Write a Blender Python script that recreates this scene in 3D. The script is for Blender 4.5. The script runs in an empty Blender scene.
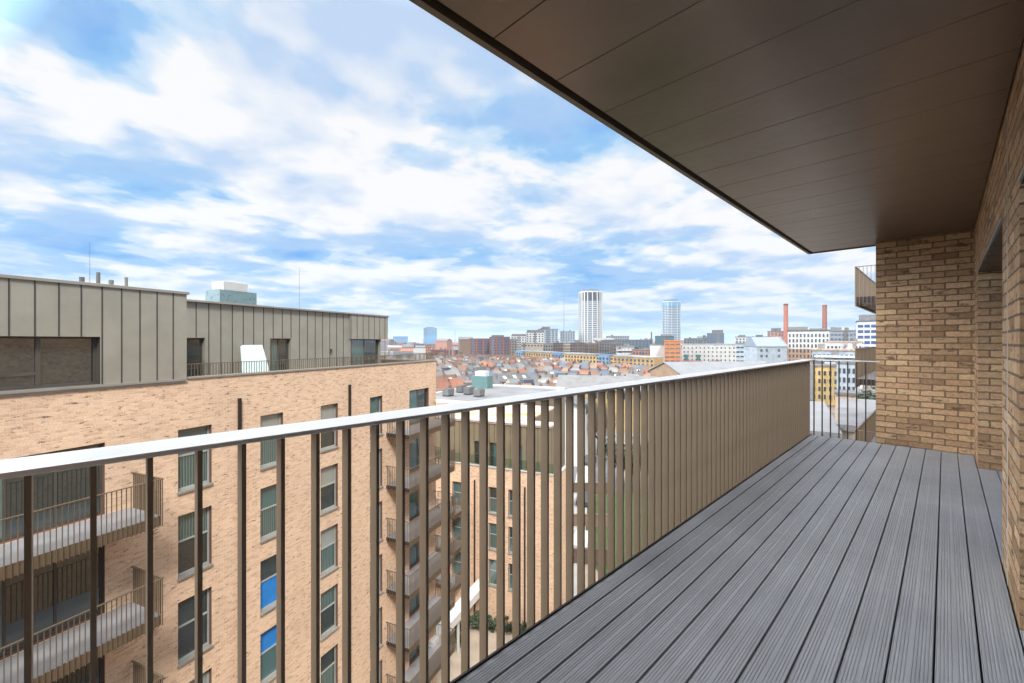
import bpy, math, random
from mathutils import Vector, Matrix
R = math.radians
random.seed(7)
S = bpy.context.scene
COL = S.collection

# ------------------------------------------------------------------ camera
AZ = 45.2                      # direction the camera looks, degrees from +X (the balcony runs along +X)
CAMZ = 1.37
FPX = 430.0
cam = bpy.data.cameras.new("camera"); cam.sensor_width = 36; cam.lens = FPX/1024*36
cam.clip_start = 0.02; cam.clip_end = 30000
camo = bpy.data.objects.new("camera", cam); COL.objects.link(camo)
camo.location = (0, 0, CAMZ); camo.rotation_euler = (R(90), 0, R(AZ-90))
S.camera = camo

# ------------------------------------------------------------------ world
SUN_EL, SUN_DIR = 48.0, (-0.45, -0.89)
w = bpy.data.worlds.new("World"); S.world = w; w.use_nodes = True
nt = w.node_tree; nt.nodes.clear()
def N(t, **k):
    n = nt.nodes.new(t)
    for a, b in k.items(): setattr(n, a, b)
    return n
L = nt.links.new
out = N('ShaderNodeOutputWorld'); bg = N('ShaderNodeBackground'); bg.inputs[1].default_value = 0.1
L(bg.outputs[0], out.inputs[0])
sky = N('ShaderNodeTexSky', sky_type='NISHITA', sun_disc=False)
sky.sun_elevation = R(SUN_EL); sky.sun_rotation = math.atan2(SUN_DIR[0], SUN_DIR[1])
sky.altitude = 30; sky.air_density = 1.0; sky.dust_density = 0.6; sky.ozone_density = 2.0
tc = N('ShaderNodeTexCoord')
sep = N('ShaderNodeSeparateXYZ'); L(tc.outputs['Generated'], sep.inputs[0])
def M(op, a, b=None, c=None, clamp=False):
    n = N('ShaderNodeMath', operation=op); n.use_clamp = clamp
    for i, v in enumerate((a, b, c)):
        if v is None: continue
        if isinstance(v, (int, float)): n.inputs[i].default_value = v
        else: L(v, n.inputs[i])
    return n.outputs[0]
zc = M('ADD', M('MAXIMUM', sep.outputs[2], 0.0), 0.10)
comb = N('ShaderNodeCombineXYZ')
L(M('DIVIDE', sep.outputs[0], zc), comb.inputs[0]); L(M('DIVIDE', sep.outputs[1], zc), comb.inputs[1])
EXPO, SKY_K, FILL_GLOW, ZEN = 2.0, 0.17, 15.0, 2.3
CLOUD_OFF = (3.1, 1.7, 0.0)
def noise(scale, detail, rough, off, dist=0.0):
    mp = N('ShaderNodeMapping'); L(comb.outputs[0], mp.inputs[0]); mp.inputs['Location'].default_value = off
    n = N('ShaderNodeTexNoise'); L(mp.outputs[0], n.inputs[0])
    n.inputs['Scale'].default_value = scale; n.inputs['Detail'].default_value = detail
    n.inputs['Roughness'].default_value = rough; n.inputs['Distortion'].default_value = dist
    return n.outputs['Fac']
def ramp(fac, stops, interp='LINEAR'):
    r = N('ShaderNodeValToRGB'); L(fac, r.inputs[0]); r.color_ramp.interpolation = interp
    e = r.color_ramp.elements
    while len(e) < len(stops): e.new(0.5)
    for i, (p, c) in enumerate(stops):
        e[i].position = p; e[i].color = (*c, 1) if len(c) == 3 else c
    return r.outputs[0]
def mix(fac, a, b):
    n = N('ShaderNodeMix', data_type='RGBA')
    for i, v in ((0, fac), (6, a), (7, b)):
        if isinstance(v, (int, float)): n.inputs[i].default_value = v
        elif isinstance(v, tuple): n.inputs[i].default_value = (*v, 1)
        else: L(v, n.inputs[i])
    return n.outputs[2]
# broad banks of cloud standing in given directions of the sky (azimuth/elevation), broken by noise
def lobe(px, py, rad):
    x, y = (px-512)/FPX, (342-py)/FPX
    a = R(AZ); f = (math.cos(a), math.sin(a)); r = (math.sin(a), -math.cos(a))
    v = Vector((f[0]+r[0]*x, f[1]+r[1]*x, y)).normalized()
    vm = N('ShaderNodeVectorMath', operation='DOT_PRODUCT'); L(tc.outputs['Generated'], vm.inputs[0]); vm.inputs[1].default_value = v
    return M('SMOOTH_MIN', M('MULTIPLY', M('SUBTRACT', vm.outputs['Value'], math.cos(R(rad))), 1/(1-math.cos(R(rad))), clamp=True), 1.0, 0.2)
n1 = noise(0.45, 2, 0.5, CLOUD_OFF, 0.2)
NOFF = (7.3, 2.2, 1.0)
n2 = noise(1.25, 8, 0.53, NOFF, 0.15)
n2s = noise(1.25, 4, 0.5, (NOFF[0]-0.16, NOFF[1]-0.16, 1.0), 0.15)      # the same clouds looked at a little farther off: shades their undersides
n3 = noise(3.6, 6, 0.55, (1.3, 9.2, 2.0), 0.1)
dens = M('ADD', M('ADD', M('MULTIPLY', n1, 0.26), M('MULTIPLY', n2, 0.78)), M('MULTIPLY', n3, 0.20))
LOBES = [(320, 30, 20, 0.09), (230, 130, 11, 0.08), (370, 140, 9, 0.05), (20, 100, 9, 0.10), (170, 60, 8, -0.09), (205, 20, 6, -0.09), (60, 40, 9, -0.03),
         (100, 200, 11, -0.05), (270, 190, 7, -0.03), (560, 90, 9, -0.03)]
for px, py, rad, amt in LOBES:
    dens = M('ADD', dens, M('MULTIPLY', lobe(px, py, rad), amt))
U = 1.0/(0.1*SKY_K*2**EXPO)               # display-linear 1.0 in sky units
sc3 = lambda c: tuple(q*U for q in c)
cl = ramp(dens, [(0.49, (0.13, 0.42, 0.90)), (0.56, (0.31, 0.59, 0.94)), (0.612, (0.66, 0.82, 0.98)), (0.665, (1.0, 1.0, 1.0))], 'EASE')
und = M('MULTIPLY', M('ADD', M('SUBTRACT', n2s, n2), 0.035), 6.5, clamp=True)
cl = mix(M('MULTIPLY', und, 0.8), cl, (0.45, 0.64, 0.92))
vs0 = N('ShaderNodeVectorMath', operation='SCALE'); L(cl, vs0.inputs[0]); vs0.inputs['Scale'].default_value = 1.06*U
col = mix(0.12, vs0.outputs[0], sky.outputs[0])
hz = M('POWER', M('SUBTRACT', 1.0, M('MULTIPLY', M('ABSOLUTE', sep.outputs[2]), 4.0), clamp=True), 2.5)
col = mix(M('MULTIPLY', hz, 0.75), col, sc3((0.55, 0.73, 0.92)))
# extra sky brightness added to light deck and walls: zenith boost, patch at left
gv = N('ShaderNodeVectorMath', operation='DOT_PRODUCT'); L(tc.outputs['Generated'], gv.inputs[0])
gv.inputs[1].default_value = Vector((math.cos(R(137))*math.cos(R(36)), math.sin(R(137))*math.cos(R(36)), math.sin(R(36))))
fill_glow = M('POWER', M('MULTIPLY', M('SUBTRACT', gv.outputs['Value'], 0.78), 1/0.22, clamp=True), 1.3)
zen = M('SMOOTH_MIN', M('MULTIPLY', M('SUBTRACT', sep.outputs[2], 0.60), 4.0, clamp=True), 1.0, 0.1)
gain = M('ADD', M('ADD', M('MULTIPLY', fill_glow, FILL_GLOW), M('MULTIPLY', zen, ZEN)), 1.0)
col = mix(M('MAXIMUM', M('MULTIPLY', fill_glow, 0.9), M('MULTIPLY', zen, 0.8), clamp=True), col, sc3((1.05, 1.0, 0.94)))
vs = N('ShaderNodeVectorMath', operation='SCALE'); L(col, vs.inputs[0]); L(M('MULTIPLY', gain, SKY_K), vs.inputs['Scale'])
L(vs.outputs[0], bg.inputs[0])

sd = bpy.data.lights.new("sun", 'SUN'); sd.energy = 1.4; sd.angle = R(14); sd.color = (1, 0.95, 0.88)
so = bpy.data.objects.new("sun", sd); COL.objects.link(so); so.location = (-40, -20, 80)
dv = Vector((SUN_DIR[0], SUN_DIR[1], math.hypot(*SUN_DIR)*math.tan(R(SUN_EL))))
so.rotation_euler = dv.to_track_quat('Z', 'Y').to_euler()
S.view_settings.view_transform = 'Standard'; S.view_settings.look = 'None'
S.view_settings.exposure = EXPO; S.view_settings.gamma = 1.0; S.view_settings.use_curve_mapping = False
S.cycles.max_bounces = 8; S.cycles.diffuse_bounces = 4; S.cycles.volume_bounces = 0
S.cycles.use_denoising = True

# ------------------------------------------------------------------ helpers
class NB:                                   # small node-tree writer for materials
    def __init__(s, name):
        s.m = bpy.data.materials.new(name); s.m.use_nodes = True
        s.t = s.m.node_tree; s.t.nodes.clear()
        s.out = s.n('ShaderNodeOutputMaterial'); s.b = s.n('ShaderNodeBsdfPrincipled'); s.l(s.b.outputs[0], s.out.inputs[0])
    def n(s, t, **k):
        x = s.t.nodes.new(t)
        for a, b in k.items(): setattr(x, a, b)
        return x
    def l(s, a, b): s.t.links.new(a, b)
    def setv(s, sock, v):
        if isinstance(v, (int, float)): sock.default_value = v
        elif isinstance(v, tuple): sock.default_value = (*v, 1) if len(v) == 3 and sock.type == 'RGBA' else v
        else: s.l(v, sock)
    def p(s, **k):
        for a, v in k.items(): s.setv(s.b.inputs[a.replace('_', ' ')], v)
        return s
    def coord(s, kind='Object', scale=(1, 1, 1), loc=(0, 0, 0)):
        t = s.n('ShaderNodeTexCoord'); mp = s.n('ShaderNodeMapping')
        s.l(t.outputs[kind], mp.inputs[0]); mp.inputs['Scale'].default_value = scale; mp.inputs['Location'].default_value = loc
        return mp.outputs[0]
    def noise(s, vec, scale, detail=3, rough=0.55):
        n = s.n('ShaderNodeTexNoise'); s.l(vec, n.inputs[0]); n.inputs['Scale'].default_value = scale
        n.inputs['Detail'].default_value = detail; n.inputs['Roughness'].default_value = rough
        return n.outputs['Fac']
    def ramp(s, fac, stops, interp='LINEAR'):
        r = s.n('ShaderNodeValToRGB'); s.l(fac, r.inputs[0]); r.color_ramp.interpolation = interp
        e = r.color_ramp.elements
        while len(e) < len(stops): e.new(0.5)
        for i, (p, c) in enumerate(stops):
            if isinstance(c, (int, float)): c = (c, c, c)
            e[i].position = p; e[i].color = (*c, 1)
        return r.outputs[0]
    def mix(s, fac, a, b, blend='MIX'):
        n = s.n('ShaderNodeMix', data_type='RGBA', blend_type=blend)
        s.setv(n.inputs[0], fac); s.setv(n.inputs[6], a); s.setv(n.inputs[7], b)
        return n.outputs[2]
    def math(s, op, a, b=0.0, clamp=False):
        n = s.n('ShaderNodeMath', operation=op); n.use_clamp = clamp
        s.setv(n.inputs[0], a); s.setv(n.inputs[1], b)
        return n.outputs[0]
    def bump(s, h, dist=0.01, strength=1.0):
        n = s.n('ShaderNodeBump'); s.l(h, n.inputs['Height']); n.inputs['Distance'].default_value = dist
        n.inputs['Strength'].default_value = strength
        s.l(n.outputs[0], s.b.inputs['Normal'])

def plain(name, col, rough=0.6, metal=0.0, var=0.12, scale=3.0, bump=0.0, spec=0.5):
    b = NB(name); v = b.coord()
    f = b.noise(v, scale, 5, 0.6)
    lo = tuple(c*(1-var) for c in col); hi = tuple(min(1, c*(1+var)) for c in col)
    b.p(Base_Color=b.ramp(f, [(0.3, lo), (0.7, hi)]), Metallic=metal, Specular_IOR_Level=spec)
    b.p(Roughness=b.ramp(f, [(0.3, max(0, rough-0.06)), (0.7, min(1, rough+0.06))]))
    if bump: b.bump(b.noise(v, scale*12, 4), bump)
    return b.m

def brick(name, palette, mortar, smear=(0.05, 0.04, 0.035), smear_amt=0.5, smear_lo=0.66, bw=0.225, rh=0.075, ms=0.0055, bump=0.006, wob=0.006, sms=(5.0, 13.0)):
    b = NB(name)
    uv = b.coord('UV')
    wb = b.n('ShaderNodeVectorMath', operation='ADD')
    nz = b.n('ShaderNodeTexNoise'); b.l(uv, nz.inputs[0]); nz.inputs['Scale'].default_value = 22; nz.inputs['Detail'].default_value = 2
    sc = b.n('ShaderNodeVectorMath', operation='MULTIPLY_ADD'); b.l(nz.outputs['Color'], sc.inputs[0])
    sc.inputs[1].default_value = (wob, wob, 0); sc.inputs[2].default_value = (-wob/2, -wob/2, 0)
    b.l(uv, wb.inputs[0]); b.l(sc.outputs[0], wb.inputs[1])
    br = b.n('ShaderNodeTexBrick'); b.l(wb.outputs[0], br.inputs['Vector'])
    br.offset = 0.5; br.inputs['Scale'].default_value = 1; br.inputs['Mortar Size'].default_value = ms
    br.inputs['Mortar Smooth'].default_value = 0.25; br.inputs['Bias'].default_value = 0
    br.inputs['Brick Width'].default_value = bw; br.inputs['Row Height'].default_value = rh
    br.inputs['Color1'].default_value = (0, 0, 0, 1); br.inputs['Color2'].default_value = (1, 1, 1, 1)
    br.inputs['Mortar'].default_value = (0.5, 0.5, 0.5, 1)
    n = len(palette)
    pal = b.ramp(br.outputs['Color'], [((i+0.5)/n, c) for i, c in enumerate(palette)])
    uv2 = b.coord('UV', (*sms, 1))
    sm = b.ramp(b.noise(uv2, 0.95, 4, 0.62), [(smear_lo, 0.0), (smear_lo+0.10, 1.0)])
    c = b.mix(b.math('MULTIPLY', sm, smear_amt), pal, smear)
    fine = b.noise(b.coord('UV'), 160, 3, 0.7)
    c = b.mix(0.55, c, b.mix(1.0, c, b.ramp(fine, [(0.3, 0.62), (0.7, 1.35)]), 'MULTIPLY'))
    mid = b.noise(b.coord('UV', (1, 1.6, 1)), 26, 4, 0.65)
    c = b.mix(1.0, c, b.ramp(mid, [(0.3, 0.74), (0.7, 1.20)]), 'MULTIPLY')
    big = b.noise(b.coord('UV'), 0.45, 3)
    c = b.mix(1.0, c, b.ramp(big, [(0.3, 0.9), (0.7, 1.08)]), 'MULTIPLY')
    c = b.mix(br.outputs['Fac'], c, mortar)
    b.p(Base_Color=c, Roughness=0.9, Specular_IOR_Level=0.2)
    h = b.math('ADD', b.math('MULTIPLY', b.math('SUBTRACT', 1.0, br.outputs['Fac']), 1.0), b.math('MULTIPLY', fine, 0.35))
    b.bump(h, bump)
    return b.m

def glass_pane(name, base, rough=0.03, stripes=None, spec=0.6):
    b = NB(name)
    c = base
    if stripes:
        wv = b.n('ShaderNodeTexWave', wave_type='BANDS', bands_direction='X')
        b.l(b.coord('Object'), wv.inputs[0]); wv.inputs['Scale'].default_value = 3.4; wv.inputs['Distortion'].default_value = 1.2
        c = b.mix(wv.outputs['Fac'], base, stripes)
    b.p(Base_Color=c, Roughness=rough, IOR=2.0, Specular_IOR_Level=spec)
    b.bump(b.noise(b.coord(), 0.6, 1), 0.004)
    return b.m

class MB:
    def __init__(s): s.v = []; s.f = []; s.mi = []
    def quad(s, pts, mi=0):
        k = len(s.v); s.v += [tuple(p) for p in pts]; s.f.append(tuple(range(k, k+len(pts)))); s.mi.append(mi); return s
    def box(s, x0, x1, y0, y1, z0, z1, mi=0, mtop=None, mbot=None):
        k = len(s.v)
        s.v += [(x0,y0,z0),(x1,y0,z0),(x1,y1,z0),(x0,y1,z0),(x0,y0,z1),(x1,y0,z1),(x1,y1,z1),(x0,y1,z1)]
        for q, m in (((0,3,2,1), mbot), ((4,5,6,7), mtop), ((0,1,5,4), None), ((1,2,6,5), None), ((2,3,7,6), None), ((3,0,4,7), None)):
            s.f.append(tuple(k+i for i in q)); s.mi.append(mi if m is None else m)
        return s
    def prism(s, poly, axis, lo, hi, mi=0):           # poly in the two other axes, extruded along axis
        n = len(poly); k = len(s.v)
        for t in (lo, hi):
            for a, b in poly:
                s.v.append({'x': (t, a, b), 'y': (a, t, b), 'z': (a, b, t)}[axis])
        fl = axis == 'y'
        def add(q): s.f.append(tuple(reversed(q)) if fl else tuple(q)); s.mi.append(mi)
        add([k+i for i in reversed(range(n))]); add([k+n+i for i in range(n)])
        for i in range(n):
            j = (i+1) % n; add([k+i, k+j, k+n+j, k+n+i])
        return s
    def cyl(s, x, y, z0, z1, r0, r1=None, n=10, mi=0):
        r1 = r0 if r1 is None else r1; k = len(s.v)
        for z, r in ((z0, r0), (z1, r1)):
            for i in range(n):
                a = 2*math.pi*i/n; s.v.append((x+r*math.cos(a), y+r*math.sin(a), z))
        s.f.append(tuple(k+i for i in reversed(range(n)))); s.mi.append(mi)
        s.f.append(tuple(k+n+i for i in range(n))); s.mi.append(mi)
        for i in range(n):
            j = (i+1) % n; s.f.append((k+i, k+j, k+n+j, k+n+i)); s.mi.append(mi)
        return s
    def tube(s, p, q, r0, r1, n=6, mi=0):
        p, q = Vector(p), Vector(q); d = (q-p).normalized()
        a = d.orthogonal().normalized(); b = d.cross(a); k = len(s.v)
        for c, r in ((p, r0), (q, r1)):
            for i in range(n):
                t = 2*math.pi*i/n; s.v.append(tuple(c+a*(r*math.cos(t))+b*(r*math.sin(t))))
        for i in range(n):
            j = (i+1) % n; s.f.append((k+i, k+j, k+n+j, k+n+i)); s.mi.append(mi)
        s.f.append(tuple(k+n+i for i in range(n))); s.mi.append(mi)
        s.f.append(tuple(k+i for i in reversed(range(n)))); s.mi.append(mi)
        return s
    def wall(s, x0, x1, z0, z1, y, holes, thick=0.25, mi=0, mrev=None):   # faces -y, real openings with reveals
        mrev = mi if mrev is None else mrev
        xs = sorted({x0, x1, *[h[0] for h in holes], *[h[1] for h in holes]})
        zs = sorted({z0, z1, *[h[2] for h in holes], *[h[3] for h in holes]})
        xs = [a for a in xs if x0 <= a <= x1]; zs = [a for a in zs if z0 <= a <= z1]
        for a, b in zip(xs, xs[1:]):
            for c, d in zip(zs, zs[1:]):
                mx, mz = (a+b)/2, (c+d)/2
                if any(h[0] < mx < h[1] and h[2] < mz < h[3] for h in holes): continue
                s.quad([(a,y,c),(b,y,c),(b,y,d),(a,y,d)], mi)
        for a, b, c, d in holes:
            e = y+thick
            s.quad([(a,y,c),(a,y,d),(a,e,d),(a,e,c)], mrev); s.quad([(b,y,d),(b,y,c),(b,e,c),(b,e,d)], mrev)
            s.quad([(a,y,d),(b,y,d),(b,e,d),(a,e,d)], mrev); s.quad([(b,y,c),(a,y,c),(a,e,c),(b,e,c)], mrev)
        return s
    def mesh(s, name, mats):
        me = bpy.data.meshes.new(name); me.from_pydata(s.v, [], s.f)
        for m in (mats if isinstance(mats, (list, tuple)) else [mats]): me.materials.append(m)
        me.polygons.foreach_set('material_index', s.mi)
        me.update()
        uv = me.uv_layers.new(name='uv').data
        for p in me.polygons:
            nx, ny, nz = (abs(c) for c in p.normal)
            for li in p.loop_indices:
                x, y, z = me.vertices[me.loops[li].vertex_index].co
                uv[li].uv = (x, y) if nz > 0.75 else ((y, z) if nx > ny else (x, z))
        return me
    def build(s, name, mats, parent=None, bevel=0.0, smooth=False):
        o = link(name, s.mesh(name, mats), parent)
        if smooth:
            for p in o.data.polygons: p.use_smooth = True
        if bevel:
            b = o.modifiers.new('bevel', 'BEVEL'); b.width = bevel; b.segments = 2; b.limit_method = 'ANGLE'
        return o

def link(name, data, parent=None, loc=(0, 0, 0), rz=0.0):
    o = bpy.data.objects.new(name, data); COL.objects.link(o)
    o.location = loc; o.rotation_euler = (0, 0, rz)
    if parent: o.parent = parent
    return o
def tag(o, label, cat, group=None, kind=None):
    if label: o['label'] = label
    if cat: o['category'] = cat
    if group: o['group'] = group
    if kind: o['kind'] = kind
    return o
def thing(name, label, cat, loc=(0, 0, 0), rz=0.0, group=None):
    return tag(link(name, None, None, loc, rz), label, cat, group)
def struct(o): o['kind'] = 'structure'; return o
def copy_tree(o, parent=None):
    c = o.copy(); COL.objects.link(c); c.parent = parent
    for ch in list(o.children): copy_tree(ch, c)
    return c

# pixel column / depth along the view -> ground position (used once, to survey where the distant buildings stand)
ca, sa = math.cos(R(AZ)), math.sin(R(AZ))
def at(px, d):
    r = (px-512)/FPX*d
    return (ca*d+sa*r, sa*d-ca*r)
def zof(py, d): return CAMZ+(342-py)/FPX*d
G = -21.9                                  # street level
FACE = R(AZ-90)

# ------------------------------------------------------------------ materials
MT = {}
MT['brick_own'] = brick('own_brick', [(0.27,0.165,0.092),(0.40,0.26,0.145),(0.47,0.315,0.18),(0.43,0.275,0.15),(0.53,0.36,0.21),(0.38,0.235,0.13),(0.45,0.28,0.165),(0.34,0.22,0.125)], (0.16,0.115,0.078), smear=(0.06,0.042,0.032), smear_amt=0.85, smear_lo=0.575, ms=0.0075, bump=0.014, wob=0.016)
MT['brick_far'] = brick('courtyard_brick', [(0.52,0.35,0.235),(0.60,0.42,0.29),(0.63,0.445,0.315),(0.65,0.465,0.33),(0.61,0.425,0.295),(0.57,0.385,0.26)], (0.62,0.49,0.38), smear=(0.10,0.065,0.048), smear_amt=0.95, smear_lo=0.58, sms=(3.6,11.0))
MT['zinc'] = plain('zinc_cladding', (0.265,0.25,0.21), 0.5, 0.2, 0.10, 1.3)
MT['zinc_warm'] = plain('bronze_cladding', (0.20,0.165,0.105), 0.5, 0.3, 0.10, 1.3)
MT['coping'] = plain('coping_metal', (0.26,0.245,0.22), 0.5, 0.3, 0.10, 2)
MT['bronze'] = plain('bronze_paint', (0.128,0.094,0.062), 0.42, 0.15, 0.10, 4, 0.0)
MT['bronze_dark'] = plain('dark_bronze_trim', (0.030,0.022,0.022), 0.4, 0.3, 0.15, 5)
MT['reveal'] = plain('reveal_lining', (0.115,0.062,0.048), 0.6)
MT['seam'] = plain('seam_shadow_gap', (0.030,0.028,0.025), 0.7)
MT['frame'] = plain('window_frame_grey', (0.30,0.32,0.30), 0.5, 0.1)
MT['frame_dark'] = plain('window_frame_bronze', (0.085,0.075,0.065), 0.45, 0.3)
MT['glass'] = glass_pane('pane_dark', (0.018,0.03,0.032))
MT['glass_b'] = glass_pane('pane_curtain', (0.10,0.16,0.15), 0.05, (0.02,0.05,0.05))
MT['glass_c'] = glass_pane('pane_teal', (0.05,0.11,0.115))
MT['glass_blind'] = glass_pane('pane_pale_blind', (0.24,0.26,0.24), 0.06)
MT['blue_blind'] = plain('blue_blind', (0.02,0.17,0.48), 0.4, 0, 0.1)
MT['slab'] = plain('balcony_floor_grey', (0.20,0.20,0.21), 0.7, 0, 0.12, 2)
MT['soffit_grey'] = plain('balcony_underside', (0.16,0.15,0.14), 0.6)
MT['white'] = plain('white_paint', (0.48,0.48,0.475), 0.6, 0, 0.06)
MT['concrete'] = plain('pale_concrete', (0.36,0.345,0.32), 0.8, 0, 0.12, 0.8)
MT['membrane'] = plain('roof_membrane', (0.135,0.137,0.142), 0.75, 0, 0.28, 0.35)
MT['grey_roof'] = plain('grey_roof', (0.15,0.155,0.165), 0.75, 0, 0.15, 0.4)
MT['dark'] = plain('dark_cladding', (0.045,0.05,0.06), 0.5)

# handrail: brushed satin metal, light
MT['handrail'] = plain('satin_handrail', (0.54,0.525,0.525), 0.36, 0.3, 0.02, 6)

# deck boards: grey composite with wear
b = NB('composite_deck')
v = b.coord('Object', (0.35, 14, 1)); f = b.noise(v, 3.0, 5, 0.65); f2 = b.noise(b.coord('Object'), 1.1, 4, 0.6)
c = b.ramp(f, [(0.25, (0.200,0.208,0.222)), (0.75, (0.292,0.302,0.318))])
c = b.mix(1.0, c, b.ramp(f2, [(0.3, 0.80), (0.7, 1.16)]), 'MULTIPLY')
sp = b.noise(b.coord('Object', (1, 3, 1)), 7, 6, 0.75); c = b.mix(b.math('MULTIPLY', b.ramp(sp, [(0.60, 0.0), (0.72, 1.0)]), 0.35), c, (0.40,0.40,0.39))
b.p(Base_Color=c, Roughness=b.ramp(f, [(0.3, 0.42), (0.7, 0.6)]), Specular_IOR_Level=0.5)
b.bump(b.noise(b.coord('Object', (4, 160, 40)), 4, 3), 0.0012)
MT['deck'] = b.m

# soffit: satin bronze metal panels
b = NB('soffit_metal')
f = b.noise(b.coord('Object'), 1.4, 5, 0.6); fg = b.noise(b.coord('Object'), 420, 2, 0.6)
b.p(Base_Color=b.mix(1.0, b.ramp(f, [(0.3, (0.160,0.122,0.097)), (0.7, (0.19,0.146,0.116))]), b.ramp(fg, [(0.3, 0.85), (0.7, 1.15)]), 'MULTIPLY'),
    Metallic=0.7, Roughness=b.ramp(f, [(0.3, 0.27), (0.7, 0.33)]))
b.bump(f, 0.02, 0.5)
MT['soffit'] = b.m

# ground: city floor
b = NB('city_ground')
v = b.coord('Object')
f = b.noise(v, 0.012, 6, 0.7); f2 = b.noise(v, 0.16, 5, 0.7)
c = b.ramp(f, [(0.35, (0.12,0.105,0.09)), (0.5, (0.16,0.15,0.14)), (0.62, (0.09,0.10,0.065))])
c = b.mix(1.0, c, b.ramp(f2, [(0.3, 0.6), (0.7, 1.4)]), 'MULTIPLY')
b.p(Base_Color=c, Roughness=0.95, Specular_IOR_Level=0.1)
MT['ground'] = b.m
MT['asphalt'] = plain('asphalt', (0.10,0.10,0.105), 0.9, 0, 0.2, 1.2)
MT['paving'] = plain('courtyard_paving', (0.30,0.245,0.19), 0.85, 0, 0.15, 1.0)
MT['pavement'] = plain('pavement_slabs', (0.34,0.33,0.32), 0.85, 0, 0.15, 1.0)
MT['grass'] = plain('lawn_green', (0.05,0.075,0.025), 0.95, 0, 0.4, 0.8)
b = NB('sedum_roof')
f = b.noise(b.coord('Object'), 0.22, 5, 0.65)
b.p(Base_Color=b.ramp(f, [(0.38, (0.34,0.22,0.19)), (0.52, (0.40,0.28,0.24)), (0.60, (0.22,0.20,0.06)), (0.7, (0.34,0.25,0.20))]), Roughness=0.95)
MT['sedum'] = b.m

CITY = 0.60
def tp(name, col, var=0.2, scale=0.5, rough=0.85): 
    b = NB(name); f = b.noise(b.coord(), scale, 5, 0.6); oi = b.n('ShaderNodeObjectInfo')
    lo = tuple(c*(1-var) for c in col); hi = tuple(min(1, c*(1+var)) for c in col)
    c = b.mix(1.0, b.ramp(f, [(0.3, lo), (0.7, hi)]), b.ramp(oi.outputs['Random'], [(0.0, (0.62,0.60,0.62)), (0.5, (0.95,0.95,0.95)), (1.0, (1.25,1.22,1.16))]), 'MULTIPLY')
    b.p(Base_Color=c, Roughness=rough); MT[name] = b.m; return b.m
for nm, c_ in dict(tile_red=(0.30,0.125,0.08), tile_orange=(0.36,0.19,0.12), tile_brown=(0.22,0.13,0.09), slate=(0.16,0.162,0.165), slate_light=(0.24,0.24,0.24), slate_blue=(0.12,0.15,0.20),
                   render_white=(0.60,0.60,0.59), render_cream=(0.62,0.55,0.42), stock_brick=(0.36,0.25,0.16), red_brick=(0.33,0.115,0.085), pink_brick=(0.42,0.22,0.17),
                   yellow_brick=(0.55,0.36,0.15), orange_clad=(0.66,0.27,0.11), yellow_render=(0.74,0.52,0.22), peach=(0.62,0.40,0.25), pale_blue=(0.40,0.46,0.52), blue_clad=(0.16,0.27,0.42),
                   grey_brick=(0.27,0.25,0.235), brown_brick=(0.24,0.17,0.13), green_copper=(0.25,0.55,0.40), chimney_red=(0.42,0.15,0.095), teal=(0.08,0.20,0.23), white_roof=(0.36,0.365,0.37)).items():
    tp(nm, tuple(q*(CITY if min(c_) > 0.35 else 0.56) for q in c_))
MT['twig'] = plain('bare_twigs', (0.17,0.105,0.085), 0.9, 0, 0.3, 1.0)
MT['twig_grey'] = plain('bare_twigs_grey', (0.15,0.125,0.085), 0.9, 0, 0.3, 1.0)
MT['bark'] = plain('bark', (0.085,0.065,0.05), 0.95, 0, 0.3, 2.0)
MT['leaf'] = plain('leaf_green', (0.05,0.085,0.022), 0.7, 0, 0.4, 1.0)
MT['leaf_dark'] = plain('leaf_dark', (0.022,0.042,0.016), 0.7, 0, 0.4, 1.0)
MT['tower_glass'] = glass_pane('tower_glass', (0.09,0.125,0.155), 0.12, None, 0.6)
MT['tower_blue'] = glass_pane('tower_blue', (0.10,0.23,0.38), 0.15, None, 0.6)
MT['tower_navy'] = glass_pane('ribbon_window', (0.02,0.05,0.14), 0.15)
MT['city_glass'] = glass_pane('city_glass', (0.035,0.05,0.07), 0.08)
b = NB('clear_glass')
tr = b.n('ShaderNodeBsdfTransparent'); tr.inputs[0].default_value = (0.80,0.90,0.87,1); gl = b.n('ShaderNodeBsdfGlossy'); gl.inputs['Roughness'].default_value = 0.02
fr = b.n('ShaderNodeFresnel'); fr.inputs[0].default_value = 1.45; ms = b.n('ShaderNodeMixShader')
b.l(fr.outputs[0], ms.inputs[0]); b.l(tr.outputs[0], ms.inputs[1]); b.l(gl.outputs[0], ms.inputs[2]); b.l(ms.outputs[0], b.out.inputs[0])
MT['clear_glass'] = b.m

# ------------------------------------------------------------------ ground and setting
struct(MB().quad([(-9000,-9000,G),(9000,-9000,G),(9000,9000,G),(-9000,9000,G)]).build('ground', MT['ground']))
UAZ = 21.6                                  # direction of the courtyard blocks
blk = R(UAZ); wing_rz = R(UAZ-90)
def loc2w(s_, n_): return (math.cos(blk)*s_-math.sin(blk)*n_, math.sin(blk)*s_+math.cos(blk)*n_)
o = struct(MB().quad([(20,9,G+.01),(60,9,G+.01),(60,40,G+.01),(20,40,G+.01)]).build('courtyard_paving', MT['paving'])); o.rotation_euler = (0,0,blk)

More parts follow.
